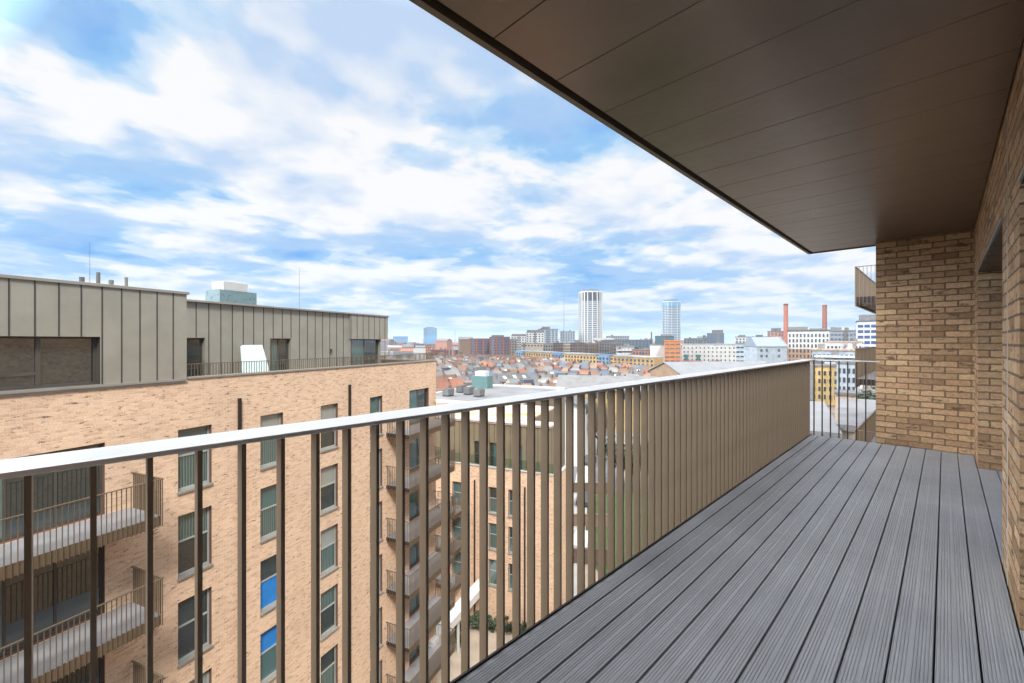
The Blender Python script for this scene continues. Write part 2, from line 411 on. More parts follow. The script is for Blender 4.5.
# ------------------------------------------------------------------ the balcony we stand on
X0, X1 = -3.2, 7.585
YW, YD = -0.25, 1.385                       # wall face, deck edge
PITCH = 0.14
mb = MB()
def board(y0, y1):
    # grooved profile: fine ribs with a wider smooth strip down the middle
    wd = y1-y0; pts = []
    def groove(a, n):
        for i in range(n):
            q = a+i*0.0120
            pts.extend([(q, 0), (q+0.0072, 0), (q+0.0082, -0.0018), (q+0.0110, -0.0018)])
    full = wd > 0.12
    y = y0
    pts.append((y, -0.022)); pts.append((y, -0.002)); y += 0.002
    n = 5 if full else int((wd-0.008)/0.0120)
    groove(y, n)
    if full:
        mid1 = y1-0.002-n*0.0120
        pts.append((y+n*0.0120, 0)); pts.append((mid1-0.0006, 0)); groove(mid1, n)
    pts.append((y1-0.002, 0)); pts.append((y1, -0.002)); pts.append((y1, -0.022))
    k = len(mb.v)
    for xx in (X0, X1):
        for a, c in pts: mb.v.append((xx, a, c))
    m = len(pts)
    for i in range(m-1):
        mb.f.append((k+i, k+m+i, k+m+i+1, k+i+1)); mb.mi.append(0)
    mb.f.append(tuple(k+i for i in range(m))); mb.mi.append(0)
y = 0.033-PITCH*8
while y < YD-0.01:
    a, c = y+0.0035, min(y+PITCH-0.0035, YD)
    if c > -0.62 and c-a > 0.02: board(a, c)
    y += PITCH
struct(mb.build('deck', MT['deck']))
struct(MB().box(X0, X1+.01, YW-0.35, YD+0.012, -0.12, -0.035).build('deck_underlay', MT['seam']))

rail = thing('balcony_railing', 'bronze balcony railing of flat upright bars under a wide pale handrail beside the grey deck', 'railing', (0, 1.42, 0))
HR = 1.105
# handrail runs along X then returns to the end wall
hr = MB()
hr.prism([(X0+2.0, -0.08), (7.66, -0.08), (7.66, 0.072), (X0+2.0, 0.072)], 'z', HR-0.014, HR)
hr.build('handrail', MT['handrail'], rail, 0.003)
MB().prism([(7.585, -0.80), (7.64, -0.80), (7.64, -0.0805), (7.585, -0.0805)], 'z', HR-0.014, HR).build('end_handrail', MT['handrail'], rail, 0.003)
MB().box(X0+2.0, 7.655, -0.034, -0.024, -0.20, 0.008).build('edge_trim', MT['bronze_dark'], rail)
MB().box(7.592, 7.632, -0.78, -0.036, -0.032, -0.022).build('end_bottom_rail', MT['bronze_dark'], rail)
bar_me = MB().box(-0.0055, 0.0055, -0.020, 0.025, -0.26, HR-0.014).mesh('baluster', MT['bronze'])
SP = 0.102
i = 0
x = 0.014-SP*11
while x < 7.60:
    link('baluster', bar_me, rail, (x, 0, 0)); x += SP
bar2 = MB().box(-0.02, 0.02, -0.0055, 0.0055, -0.022, HR-0.014).mesh('end_baluster', MT['bronze_dark'])
for k in range(7):
    link('end_baluster', bar2, rail, (7.612, -0.062-k*0.0985, 0))

# slab edge under the deck
slab = tag(MB().box(X0, 7.6, YW, 1.38, -0.42, -0.125).build('balcony_slab', MT['bronze_dark']), 'dark slab carrying the grey decked balcony', 'slab')

# soffit of the balcony above
sof = thing('balcony_soffit', 'bronze metal soffit panels under the balcony overhead', 'soffit', (0, 0, 2.71))
mb = MB(); PW = 0.437
x = 3.03-PW*16
while x < 7.79:
    a, c = x+0.0024, min(x+PW-0.0024, 7.785)
    if c-a > 0.05: mb.box(a, c, YW+0.006, 1.405, 0, 0.03)
    x += PW
mb.build('soffit_panels', MT['soffit'], sof, 0.0015)
MB().box(-4.2, 7.83, YW+0.002, 1.47, 0.031, 0.30).build('slab', MT['bronze_dark'], sof)
MB().box(-4.2, 7.83, 1.438, 1.472, -0.012, 0.34).build('fascia', MT['bronze'], sof, 0.002)
MB().box(7.797, 7.832, 0.67, 1.436, -0.012, 0.34).build('end_fascia', MT['bronze'], sof, 0.002)

# own walls
ew = thing('brick_wall', 'buff brown brick wall closing the far end of the decked balcony', 'wall', (7.6, 0, 0))
MB().box(0, 0.33, YW-0.4, 0.66, -22+0.1, 3.2).build('end_face', MT['brick_own'], ew)
MB().box(0.332, 60, -8, 0.655, -22+0.1, 3.2).build('flank', MT['brick_own'], ew)
rw = thing('brick_facade', 'pale lit brick house wall with tall door openings along the right of the deck', 'wall', (0, 0, 0), math.pi)
holes = [(-6.86, -4.02, -0.03, 2.14), (-3.155, -0.2, -0.03, 2.14), (2.6, 5.4, -0.03, 2.14)]
mb = MB().wall(-7.6, 9.0, -21.9, 3.2, -YW, holes, 0.36)
mb.build('wall_face', MT['brick_own'], rw)
for a, c, z0, z1 in holes:
    yy = -YW
    fr_ = MB().box(a, a+.06, yy+.30, yy+.37, 0, z1-.0).box(c-.06, c, yy+.30, yy+.37, 0, z1).box(a+.06, c-.06, yy+.30, yy+.37, z1-.07, z1).box(a+.06, c-.06, yy+.30, yy+.37, -.02, .05).box((a+c)/2-.05, (a+c)/2+.05, yy+.30, yy+.37, .05, z1-.07).build('sliding_door', MT['frame_dark'], rw)
    MB().box(a+.06, (a+c)/2-.05, yy+.33, yy+.345, .05, z1-.07).build('pane', MT['glass'], fr_)
    MB().box((a+c)/2+.05, c-.06, yy+.33, yy+.345, .05, z1-.07).build('pane', MT['glass'], fr_)
    MB().box(a+.002, c-.002, yy+.004, yy+.30, z1-.022, z1-.004).build('head_lining', MT['bronze_dark'], rw)
    MB().box(a, c, yy-.006, yy+.003, z1-.012, z1-.002).build('lintel_angle', MT['frame'], rw)
MB().box(-3.705, -3.693, -YW-0.003, -YW+0.01, -0.02, 2.70).build('movement_joint', MT['concrete'], rw)

# balconies further along our own building
def balcony_meshes(w_, D, bar_sp=0.11, rail_h=1.1, drop=0.33, mats=None):
    """local x 0..w_, y 0 at the facade, -D at the front, z=0 floor"""
    br, hr_m = mats or (MT['bronze'], MT['bronze'])
    sl = MB().box(0.02, w_-0.02, -D+0.03, 0, -0.22, 0, 0, 1, 2).mesh('slab', [MT['bronze_dark'], MT['slab'], MT['soffit_grey']])
    bars = MB()
    n = int(w_/bar_sp)
    for i in range(n+1):
        q = i*w_/n
        bars.box(q-.006, q+.006, -D-.018, -D+.022, -drop, rail_h)
    m = int(D/bar_sp)
    for i in range(1, m):
        q = -i*D/m
        for xx in (0, w_): bars.box(xx-.02, xx+.02, q-.006, q+.006, -drop, rail_h)
    bm_ = bars.mesh('railing_bars', br)
    h = MB().box(-.03, w_+.03, -D-.03, -D+.03, rail_h, rail_h+.02).box(-.03, .03, -D+.031, 0, rail_h, rail_h+.02).box(w_-.03, w_+.03, -D+.031, 0, rail_h, rail_h+.02)
    h.box(.03, w_-.03, -D+.0235, -D+.0285, -drop+.02, -0.0) 
    hm = h.mesh('handrail', hr_m)
    return sl, bm_, hm
def add_balcony(parent, meshes, loc, name='balcony'):
    sl, bm_, hm = meshes
    o = link(name, sl, parent, loc)
    link('railing_bars', bm_, o); link('handrail', hm, o)
    return o
bms = balcony_meshes(9.0, 1.66)
bm_side = None
for k, lab in ((1, 'bronze railed balcony seen against the sky above the end handrail'), (0, 'bronze railed balcony level with the deck beyond the end brick wall'),
               (-1, 'bronze railed balcony below deck level beyond the end bars')):
    t = thing('projecting_balcony', lab, 'balcony', (29.1, 0.66, 3.0*k), math.pi, 'balconies further along the near building')
    sl, bm_, hm = bms
    link('slab', sl, t); link('railing_bars', bm_, t); link('handrail', hm, t)

# ------------------------------------------------------------------ block across the courtyard
FN = 16.57
main = thing('apartment_block', 'peach brick apartment block with zinc clad top storey across the courtyard', 'apartment block', (0, 0, 0), blk)
FL = [-3.90-3.0*k for k in range(7)]          # floor levels
TOP = 0.04
cols = [(9.02,10.14),(12.07,13.12),(15.14,16.20),(18.48,19.48),(21.97,24.05)]
holes = []
for k in range(6):
    for a, c in cols: holes.append((a, c, FL[k]+0.02, FL[k]+2.2))
    holes.append((2.0, 7.02, FL[k]+0.02, FL[k]+2.2)); holes.append((-3.2, -2.1, FL[k]+0.02, FL[k]+2.2))
mb = MB().wall(-9, 24.9, G, TOP, FN, holes, 0.24, 0, 1)
mb.quad([(24.9,FN,G),(24.9,31,G),(24.9,31,TOP),(24.9,FN,TOP)]); mb.quad([(-9,31,G),(-9,FN,G),(-9,FN,TOP),(-9,31,TOP)]); mb.quad([(24.9,31,G),(-9,31,G),(-9,31,TOP),(24.9,31,TOP)])
mb.build('brick_wall', [MT['brick_far'], MT['reveal']], main)
MB().box(9.0, 24.7, FN+0.3, 30.8, -1.2, -0.9).build('terrace_floor', MT['grey_roof'], main)
cp = MB().box(9.30, 24.95, FN-0.05, FN+0.32, TOP, 0.11).box(24.62, 24.95, FN+0.322, 31.05, TOP, 0.11).box(-9, 9.295, FN-0.05, FN+0.3, -0.06, -0.0)
cp.build('coping', MT['coping'], main, 0.006)

def window_set(w_, h_, style):
    """meshes for one window; local x 0..w_, y 0 = facade, z 0 = sill"""
    t = 0.055; y0, y1 = 0.15, 0.21; tr_ = h_*0.56
    f = MB().box(0, t, y0, y1, 0, h_).box(w_-t, w_, y0, y1, 0, h_).box(t, w_-t, y0, y1, h_-t, h_).box(t, w_-t, y0, y1, 0, t+.03)
    if style == 'sash': f.box(t, w_-t, y0-.012, y1, tr_-.03, tr_+.03)
    panes = []
    if style == 'sash':
        panes = [(t, w_-t, tr_+.03, h_-t), (t, w_-t, t+.03, tr_-.03)]
    else:
        nn = max(2, round(w_/1.05)); step = (w_-2*t)/nn
        for i in range(nn):
            a = t+i*step+(0.03 if i else 0); c = t+(i+1)*step-(0.03 if i < nn-1 else 0)
            panes.append((a, c, t+.03, h_-t))
            if i: f.box(t+i*step-.03, t+i*step+.03, y0, y1, t+.03, h_-t)
    fm = f.mesh('window', MT['frame'] if style == 'sash' else MT['frame_dark'])
    pms = [MB().box(a, c, y0+.025, y0+.04, z0, z1) for a, c, z0, z1 in panes]
    sm = MB().box(-.03, w_+.03, -.06, .15, -.075, .0).mesh('sill', MT['coping'])
    return fm, pms, sm
def add_window(parent, ws, loc, mats, name='window', sill=True):
    fm, pms, sm = ws
    o = link(name, fm, parent, loc)
    for p, m in zip(pms, mats): p.build('pane', m, o)
    if sill: link('sill', sm, o)
    return o
rnd = random.Random(3)
for ci, (a, c) in enumerate(cols[:4]+[(-3.2,-2.1)]):
    ws = window_set(c-a, 2.16, 'sash')
    for k in range(6):
        ms_ = [rnd.choice([MT['glass'], MT['glass_c'], MT['glass_b'], MT['glass_blind']]), rnd.choice([MT['glass'], MT['glass_b'], MT['glass_c'], MT['glass']])]
        if ci == 1 and k == 2: ms_ = [MT['glass'], MT['blue_blind']]
        if ci == 1 and k == 3: ms_ = [MT['blue_blind'], MT['glass_c']]
        add_window(main, ws, (a, FN, FL[k]+0.035), ms_)
ws5 = window_set(2.08, 2.16, 'door'); ws0 = window_set(5.02, 2.16, 'door')
for k in range(6):
    add_window(main, ws5, (21.97, FN, FL[k]+0.035), [MT['glass_c'], MT['glass']], 'balcony_door', False)
    add_window(main, ws0, (2.0, FN, FL[k]+0.035), [MT['glass_b'], MT['glass'], MT['glass_b'], MT['glass'], MT['glass']], 'balcony_door', False)
bl = balcony_meshes(6.7, 1.65); be = balcony_meshes(4.9, 1.64)
for k in range(6):
    add_balcony(main, bl, (1.0, FN, FL[k])); add_balcony(main, be, (19.8, FN, FL[k]))
for q in (11.16, 16.94):
    MB().box(q-.05, q+.05, FN-.11, FN-.01, G, -0.85).build('downpipe', MT['bronze_dark'], main)

# zinc storey: front box
ZF = FN-0.03; z0, z1 = 0.0, 3.02
wh = (2.0, 6.90, 0.085, 1.51)
mb = MB().wall(-9, 9.28, z0, z1, ZF, [wh], 0.30, 0, 1)
mb.quad([(9.28,ZF,z0),(9.28,30,z0),(9.28,30,z1),(9.28,ZF,z1)])
q = 6.94; seams = []
while q < 9.2: seams.append((q, z0, z1)); q += 0.478
q = 6.94-0.478
while q > -8.9: seams.append((q, 1.51 if q > 1.9 else z0, z1)); q -= 0.478
zs = MB()
for q, a, c in seams: zs.box(q-.012, q+.012, ZF-.018, ZF-.001, a+.01, c)
mb.build('zinc_front', [MT['zinc'], MT['frame_dark']], main)
zs.build('standing_seams', MT['seam'], main)
MB().box(-9.05, 9.34, ZF-.06, 30.05, z1, z1+.09).build('roof_edge', MT['coping'], main, 0.006)
MB().box(1.9, 9.2, ZF-.05, ZF-.001, 0.0, 0.075).build('window_sill', MT['coping'], main)
fr_ = MB().box(2, 2.06, ZF+.24, ZF+.30, .09, 1.51).box(6.84, 6.9, ZF+.24, ZF+.30, .09, 1.51).box(2.06, 6.84, ZF+.24, ZF+.30, 1.45, 1.51).box(2.06, 6.84, ZF+.24, ZF+.30, .09, .16)
fr_.box(5.60, 5.70, ZF+.235, ZF+.30, .16, 1.45).box(3.9, 4.0, ZF+.235, ZF+.30, .16, 1.45).box(4.0, 5.6, ZF+.235, ZF+.30, .44, .52).box(2.06, 3.9, ZF+.235, ZF+.30, .44, .52)
wo = fr_.build('window', MT['frame_dark'], main)
for a, c, e, f_ in ((2.06,3.9,.16,.44),(2.06,3.9,.52,1.45),(4.0,5.6,.16,.44),(4.0,5.6,.52,1.45),(5.7,6.84,.16,1.45)):
    MB().box(a, c, ZF+.27, ZF+.285, e, f_).build('pane', MT['glass'], wo)
# zinc storey: set back part
ZB = 19.07; z0, z1 = -0.9, 2.99
hb = [(9.7, 11.4, -0.89, 1.52), (14.39, 15.55, -0.89, 1.52), (19.68, 22.2, -0.2, 1.50)]
mb = MB().wall(9.285, 22.3, z0, z1, ZB, hb, 0.28)
mb.quad([(22.3,ZB,z0),(22.3,30,z0),(22.3,30,z1),(22.3,ZB,z1)])
mb.build('zinc_back', MT['zinc'], main)
MB().box(19.5, 22.85, ZB-.10, ZB-.004, 1.52, z1).box(22.304, 22.85, ZB-.003, 30, 1.52, z1).build('overhang', MT['zinc'], main)
zs = MB(); q = 9.55
while q < 22.8:
    lo = z0
    for a, c, e, f_ in hb:
        if a-.03 < q < c+.03: lo = 1.55
    yy = ZB-.10 if q > 19.5 else ZB
    zs.box(q-.012, q+.012, yy-.018, yy-.001, lo, z1); q += 0.5
zs.build('standing_seams', MT['seam'], main)
MB().box(9.345, 22.92, ZB-.17, 30.05, z1, z1+.085).build('roof_edge', MT['coping'], main, 0.006)
for a, c, e, f_ in hb:
    ws = window_set(c-a, f_-e, 'door'); ms_ = [MT['glass_b'], MT['glass'], MT['glass_b'], MT['glass_c']]
    add_window(main, ws, (a, ZB+.02, e), ms_, 'terrace_door', False)
tr_ = MB(); q = 9.4
while q < 24.8: tr_.box(q-.006, q+.006, FN+.10, FN+.13, .11, .55); q += .108
q = FN+.2
while q < 30.5: tr_.box(24.76, 24.79, q-.006, q+.006, .11, .55); q += .108
tr_.build('terrace_railing', MT['bronze'], main)
MB().box(9.3, 24.8, FN+.09, FN+.14, .55, .575).box(24.75, 24.8, FN+.141, 30.6, .55, .575).build('terrace_handrail', MT['bronze'], main)
pr = MB().box(17.0, 19.4, 27, 28.4, 3.0, 4.58).build('plant_room', plain('plant_glazing', (0.11,0.17,0.185), 0.3), main)
pl = MB()
for k in range(9): pl.box(17.27, 18.87, 27.05, 28.2, 4.60+k*.06, 4.64+k*.06)
pl.box(17.31, 18.83, 27.09, 28.16, 4.585, 5.12).build('louvre', MT['white'], pr)
for s_, n_, h_, r_ in ((9.4,24,4.1,.09),(9.94,24,4.38,.07),(10.39,24,4.1,.09),(10.94,24,4.3,.06)):
    MB().cyl(s_, n_, 3.08, h_, r_).build('flue', MT['slate_light'], main)
MB().cyl(9.66, 24, 3.08, 5.6, .012, .008, 6).build('aerial', MT['slate_light'], main)
MB().cyl(20.2, 24, 3.05, 6.2, .012, .008, 6).build('aerial', MT['slate_light'], main)
MB().cyl(18.1, ZB-.06, .75, .95, .06).build('wall_lamp', MT['dark'], main)
# sheet leaning on the terrace wall
pn = MB().prism([(0, 0), (1.36, 0), (1.36, .55), (1.02, 2.12), (0.1, 2.12), (0, 2.05)], 'y', 0, .04)
po = tag(pn.build('leaning_panel', plain('pale_glass_sheet', (0.62,0.78,0.76), 0.25, 0, 0.04)), 'pale green glass sheet with a cut corner leaning on the zinc terrace wall', 'glass sheet')
px_, py_ = loc2w(12.6, 18.35); po.location = (px_, py_, -0.895); po.rotation_euler = (R(-6), 0, blk)

# ------------------------------------------------------------------ wing at the end of the courtyard (local x = -n, y = s)
wing = thing('apartment_wing', 'lower peach brick wing with bronze clad top floor and planted roof closing the courtyard', 'apartment block', (0, 0, 0), wing_rz)
WS = 32.0; WT = -9.10
wcols = [(-16.1,-15.2), (-14.3,-13.3), (-19.6,-18.6)]
WF = [-12.90-3*k for k in range(3)]
holes = [(a, c, z+.02, z+2.2) for a, c in wcols for z in WF]
mb = MB().wall(-32, -10.15, G, WT, WS, holes, .22, 0, 1)
mb.quad([(-10.15,WS,G),(-10.15,35.5,G),(-10.15,35.5,WT),(-10.15,WS,WT)])
mb.build('brick_wall', [MT['brick_far'], MT['reveal']], wing)
MB().box(-32, -10.2, WS+.3, 35.5, -10.4, -9.9).build('terrace_floor', MT['grey_roof'], wing)
MB().box(-32, -10.1, WS-.05, WS+.3, WT, WT+.09).box(-10.4, -10.1, WS+.301, 35.5, WT, WT+.09).build('coping', MT['concrete'], wing)
ph = [(-19.6,-19.1,-9.85,-7.4),(-18.3,-17.4,-9.85,-7.4),(-16.8,-16.1,-9.85,-7.4),(-14.4,-13.7,-9.85,-7.4),(-13.2,-12.6,-9.85,-7.4)]
mb = MB().wall(-32, -11.2, -9.9, -5.75, WS+1.5, ph, .25)
mb.quad([(-11.2,33.5,-9.9),(-11.2,35.5,-9.9),(-11.2,35.5,-5.75),(-11.2,33.5,-5.75)])
mb.quad([(-14,35.5,G),(-14,44,G),(-14,44,-5.75),(-14,35.5,-5.75)]); mb.quad([(-11.2,35.5,-9.9),(-14,35.5,-9.9),(-14,35.5,-5.75),(-11.2,35.5,-5.75)])
mb.quad([(-10.15,35.5,G),(-14,35.5,G),(-14,35.5,-9.9),(-10.15,35.5,-9.9)])
mb.quad([(-14,44,G),(-18,44,G),(-18,44,-5.75),(-14,44,-5.75)]); mb.quad([(-18,44,G),(-18,60.5,G),(-18,60.5,-5.75),(-18,44,-5.75)]); mb.quad([(-18,60.5,G),(-32,60.5,G),(-32,60.5,-5.75),(-18,60.5,-5.75)])
mb.build('metal_cladding', MT['zinc_warm'], wing)
zs = MB(); q = -31.8
while q < -11.3:
    lo = -9.9
    for a, c, e, f_ in ph:
        if a-.03 < q < c+.03: lo = -7.38
    zs.box(q-.012, q+.012, WS+1.478, WS+1.499, lo, -5.76); q += .5
zs.build('standing_seams', MT['seam'], wing)
rf = MB().box(-32, -11.15, WS+1.42, 35.5, -5.749, -5.60).box(-32, -14, 35.501, 44, -5.749, -5.60).build('planted_roof', MT['sedum'], wing)
MB().box(-32, -18, 44.001, 60.5, -5.749, -5.58).build('white_roof', MT['membrane'], wing)
MB().box(-32.02, -11.12, WS+1.38, WS+1.62, -5.598, -5.42).box(-18.2, -17.95, 44.2, 60.3, -5.578, -5.35).box(-32.02, -17.95, 60.3, 60.55, -5.578, -5.30).box(-32.05, -31.8, 44, 60.298, -5.578, -5.35).build('roof_upstand', MT['white'], wing)
for a, c in wcols:
    ws = window_set(c-a, 2.16, 'sash')
    for z in WF:
        add_window(wing, ws, (a, WS, z+.035), [rnd.choice([MT['glass_c'], MT['glass']]), MT['glass_b']])
for a, c, e, f_ in ph: add_window(wing, window_set(c-a, f_-e, 'door'), (a, WS+1.5, e), [MT['glass'], MT['glass_c']], 'terrace_door', False)
for q in (-12.84, -17.4): MB().box(q-.05, q+.05, WS-.1, WS-.01, G, WT-1.2).build('downpipe', MT['bronze_dark'], wing)
wb = balcony_meshes(4.2, 1.6)
for z in WF: add_balcony(wing, wb, (-22.6, WS, z))
MB().box(-31.9, -10.3, WS+.05, WS+.062, WT+.095, WT+.9).build('glass_balustrade', MT['clear_glass'], wing)
# roof plant on the wing
t = thing('rooftop_plant', 'teal glazed plant housing with a white box on the wing roof', 'roof plant', (*loc2w(57.5, 30.0), -5.58), blk)
MB().box(-.9, .9, -1.3, 1.3, 0, 1.8).build('housing', plain('teal_panel', (0.09,0.17,0.165), 0.4), t)
MB().box(-.6, .7, -.8, .9, 1.8, 2.5).build('top_box', MT['white'], t)
for i, (s_, n_) in enumerate(((47,29.4),(49.5,27.8),(51,29.8),(48.2,25.6))):
    t = thing('condenser_unit', ['pale condenser unit nearest the corner on the white wing roof','pale condenser unit second from the courtyard on the white wing roof','pale condenser unit farthest left on the white wing roof','pale condenser unit standing alone on the white wing roof'][i], 'condenser', (*loc2w(s_, n_), -5.57), blk, 'condenser units on the wing roof')
    MB().box(-.7, .7, -.45, .45, .15, .95).build('casing', MT['slate_light'], t)
    MB().box(-.65, .65, -.4, .4, 0, .149).build('feet', MT['dark'], t)
    MB().cyl(-.34, 0, .951, .98, .28, .28, 14).cyl(.34, 0, .951, .98, .28, .28, 14).build('fan', MT['dark'], t)

# courtyard canopy, planting
t = thing('covered_walkway', 'white roofed walkway at the foot of the courtyard blocks', 'walkway', (*loc2w(24, 16.2), G), blk)
MB().box(0, 8, 0, .9, 2.7, 3.3).build('canopy', MT['white'], t)
for q in (.2, 3.8, 7.6): MB().box(q, q+.15, .3, .45, .012, 2.7).build('post', MT['white'], t)

def foliage(name, mat, rx, ry, rz, n, size, seed, zc_):
    r = random.Random(seed); m = MB(); cl = []
    for i in range(max(6, n//40)):
        while True:
            p = Vector((r.uniform(-1,1), r.uniform(-1,1), r.uniform(-1,1)))
            if p.length < 1: break
        cl.append((p*0.85, r.uniform(.22,.42)))
    for i in range(n):
        c_, rr = r.choice(cl)
        d = Vector((r.gauss(0,1), r.gauss(0,1), r.gauss(0,1))).normalized()*rr*r.uniform(.55,1.05)
        p = c_+d; p = Vector((p.x*rx, p.y*ry, p.z*rz+zc_))
        a = Vector((r.gauss(0,1), r.gauss(0,1), r.gauss(0,1))).normalized(); b_ = a.orthogonal().normalized()
        s_ = size*r.uniform(.6,1.3)
        m.quad([p-a*s_, p-b_*s_*.5, p+a*s_, p+b_*s_*.5])
    return m.mesh(name, mat)
def trunk_mesh(h, r0, seed, mat, spread):
    r = random.Random(seed); m = MB()
    m.tube((0,0,-.1), (r.uniform(-.2,.2), r.uniform(-.2,.2), h*.45), r0, r0*.65, 7)
    def limb(p, d, ln, rad, k):
        q = p+d*ln; m.tube(p, q, rad, rad*.55, 5)
        if k > 0:
            for i in range(3):
                e = (d+Vector((r.uniform(-1,1), r.uniform(-1,1), r.uniform(-.1,.8)))*.75).normalized(); limb(q, e, ln*.68, rad*.55, k-1)
    for i in range(6):
        a = i*1.05+r.uniform(-.3,.3); limb(Vector((0,0,h*(.32+.02*i))), Vector((math.cos(a)*spread, math.sin(a)*spread, 1)).normalized(), h*.22, r0*.45, 3)
    return m.mesh('trunk', mat)
def twig_mesh(name, mat, rx, rz, n, seed, zc_):
    r = random.Random(seed); m = MB()
    for i in range(n):
        d = Vector((r.gauss(0,1), r.gauss(0,1), r.gauss(0,1))).normalized()*(r.random()**.45)
        p = Vector((d.x*rx, d.y*rx, d.z*rz+zc_)); a = (d*.8+Vector((r.gauss(0,.5), r.gauss(0,.5), .5+r.random()))).normalized(); b_ = a.orthogonal().normalized()
        ln = r.uniform(.5,1.3); wd_ = r.uniform(.025,.06)
        m.quad([p-b_*wd_, p+b_*wd_, p+b_*wd_*.4+a*ln, p-b_*wd_*.4+a*ln])
    return m.mesh(name, mat)
tr_bare = trunk_mesh(10, .28, 4, MT['bark'], .75); crown_red = twig_mesh('crown', MT['twig'], 3.9, 3.6, 2600, 11, 7.2); crown_grey = twig_mesh('crown', MT['twig_grey'], 3.6, 3.6, 2200, 12, 7.0)
tr_small = trunk_mesh(7, .18, 5, MT['bark'], .6); crown_green = foliage('crown', MT['leaf'], 2.6, 2.6, 2.5, 1500, .22, 13, 4.8); crown_dark = foliage('crown', MT['leaf_dark'], 2.8, 2.8, 2.8, 1600, .24, 14, 5.0)
def tree(label, kind, loc, sc, rz, group='street and garden trees'):
    t = thing(dict(red='bare_tree', grey='bare_tree', green='leafy_tree', dark='evergreen_tree')[kind], label, 'tree', (loc[0], loc[1], G), rz, group)
    t.scale = (sc, sc, sc)
    link('trunk', tr_bare if kind in ('red','grey') else tr_small, t)
    link('crown', dict(red=crown_red, grey=crown_grey, green=crown_green, dark=crown_dark)[kind], t)
    return t
bush_me = [foliage('shrub', MT['leaf_dark'], .8, .8, .6, 500, .10, 21, .55), foliage('shrub', MT['leaf'], .7, .7, .6, 450, .10, 22, .55)]
for i, (s_, n_) in enumerate(((27,17.6),(28,17.9),(28.6,16.9),(29.6,17.8),(30.4,17.2),(31.2,16.6),(31.3,15.4),(31.3,14.1),(31.3,12.8))):
    lab = 'low evergreen shrub at the foot of the wing brick wall' if i > 4 else 'dark shrub in the courtyard bed beside the white walkway'
    o = tag(link('shrub', bush_me[i % 2 if i < 5 else 0], None, (*loc2w(s_, n_), G), i*1.3), lab, 'shrub', 'courtyard wall shrubs' if i > 4 else 'courtyard bed shrubs'); o.scale = (1.1,1.1,1.0)

# ------------------------------------------------------------------ lower streets seen between the bars
def strip(name, pts, z, mat): return struct(MB().quad([(x_, y_, G+z) for x_, y_ in pts]).build(name, mat))
def seg(name, pa, pb, wd_, z, mat):
    a, c = Vector(pa), Vector(pb); d = (c-a).normalized(); n_ = Vector((-d.y, d.x))*wd_/2
    return strip(name, [a-n_, c-n_, c+n_, a+n_], z, mat)
RA, RB = at(575, 30), at(600, 130)
seg('road', RA, RB, 7.5, .006, MT['asphalt'])
# ribbon of paving beside it, raised as a real kerb
def kerbed(name, pa, pb, wd_, mat):
    a, c = Vector(pa), Vector(pb); ln = (c-a).length
    o = struct(MB().box(0, ln, -wd_/2, wd_/2, 0, .13).build(name, mat)); o.location = (a.x, a.y, G); o.rotation_euler = (0, 0, math.atan2(c.y-a.y, c.x-a.x)); return o
kerbed('pavement', at(560, 31), at(590, 130), 2.2, MT['pavement'])
LA = at(640, 52)
o = tag(MB().quad([(-9,-14,.02),(9,-14,.02),(9,14,.02),(-9,14,.02)]).build('lawn', MT['grass']), 'green lawn beside the lane below the balcony bars', 'lawn', kind='stuff'); o.location = (*LA, G); o.rotation_euler = (0,0,FACE+.3)
for i, (px, d, w_, lab) in enumerate(((578, 66, 9, 'brown garden wall farthest along the lane'), (578, 54, 9, 'brown garden wall midway along the lane'), (574, 45, 8, 'brown garden wall nearest the courtyard wing'))):
    o = tag(MB().box(-w_/2, w_/2, -.12, .12, 0, 1.5).box(-w_/2-.05, w_/2+.05, -.17, .17, 1.501, 1.58).build('garden_wall', MT['brown_brick']), lab, 'wall', 'brown garden walls by the lane'); o.location = (*at(px, d), G); o.rotation_euler = (0, 0, FACE)

car_body_poly = [(-2.1,.35),(2.1,.35),(2.15,.75),(1.9,.95),(1.0,1.02),(.45,1.48),(-1.25,1.5),(-1.85,1.02),(-2.12,.9)]
def car_meshes(mat):
    b_ = MB().prism(car_body_poly, 'y', -.86, .86).mesh('body', mat)
    g_ = MB().prism([(-1.65,1.04),(.92,1.04),(.40,1.43),(-1.2,1.45)], 'y', -.875, .875).mesh('window', MT['city_glass'])
    wh_ = MB().prism([(.33*math.cos(i*math.pi/7), .33*math.sin(i*math.pi/7)) for i in range(14)], 'y', -.11, .11).mesh('wheel', MT['dark'])
    return b_, g_, wh_
def car(label, px, d, mat, rz):
    b_, g_, wh_ = car_meshes(mat)
    t = thing('parked_car', label, 'car', (*at(px, d), G+.012), rz, 'cars parked on the streets below')
    link('body', b_, t); link('window', g_, t)
    for sx in (-1.3, 1.35):
        for sy in (-.8, .8): link('wheel', wh_, t, (sx, sy, .33))
for lab, px, d, m_ in (('white car parked by the brown garden wall near the courtyard', 583, 49, 'white'), ('dark car parked on the lane behind the balcony bars', 585, 62, 'dark'),
                       ('silver car parked farther up the lane', 590, 82, 'slate_light'), ('white van-like car left of the parked row beyond the terraces', 641, 270, 'white'), ('dark blue car in the parked row beyond the terraces', 646, 270, 'slate_blue'),
                       ('silver car in the parked row beyond the terraces', 651, 272, 'slate_light'), ('red car at the right of the parked row beyond the terraces', 656, 273, 'tile_red')):
    car(lab, px, d, MT[m_], FACE+1.2)

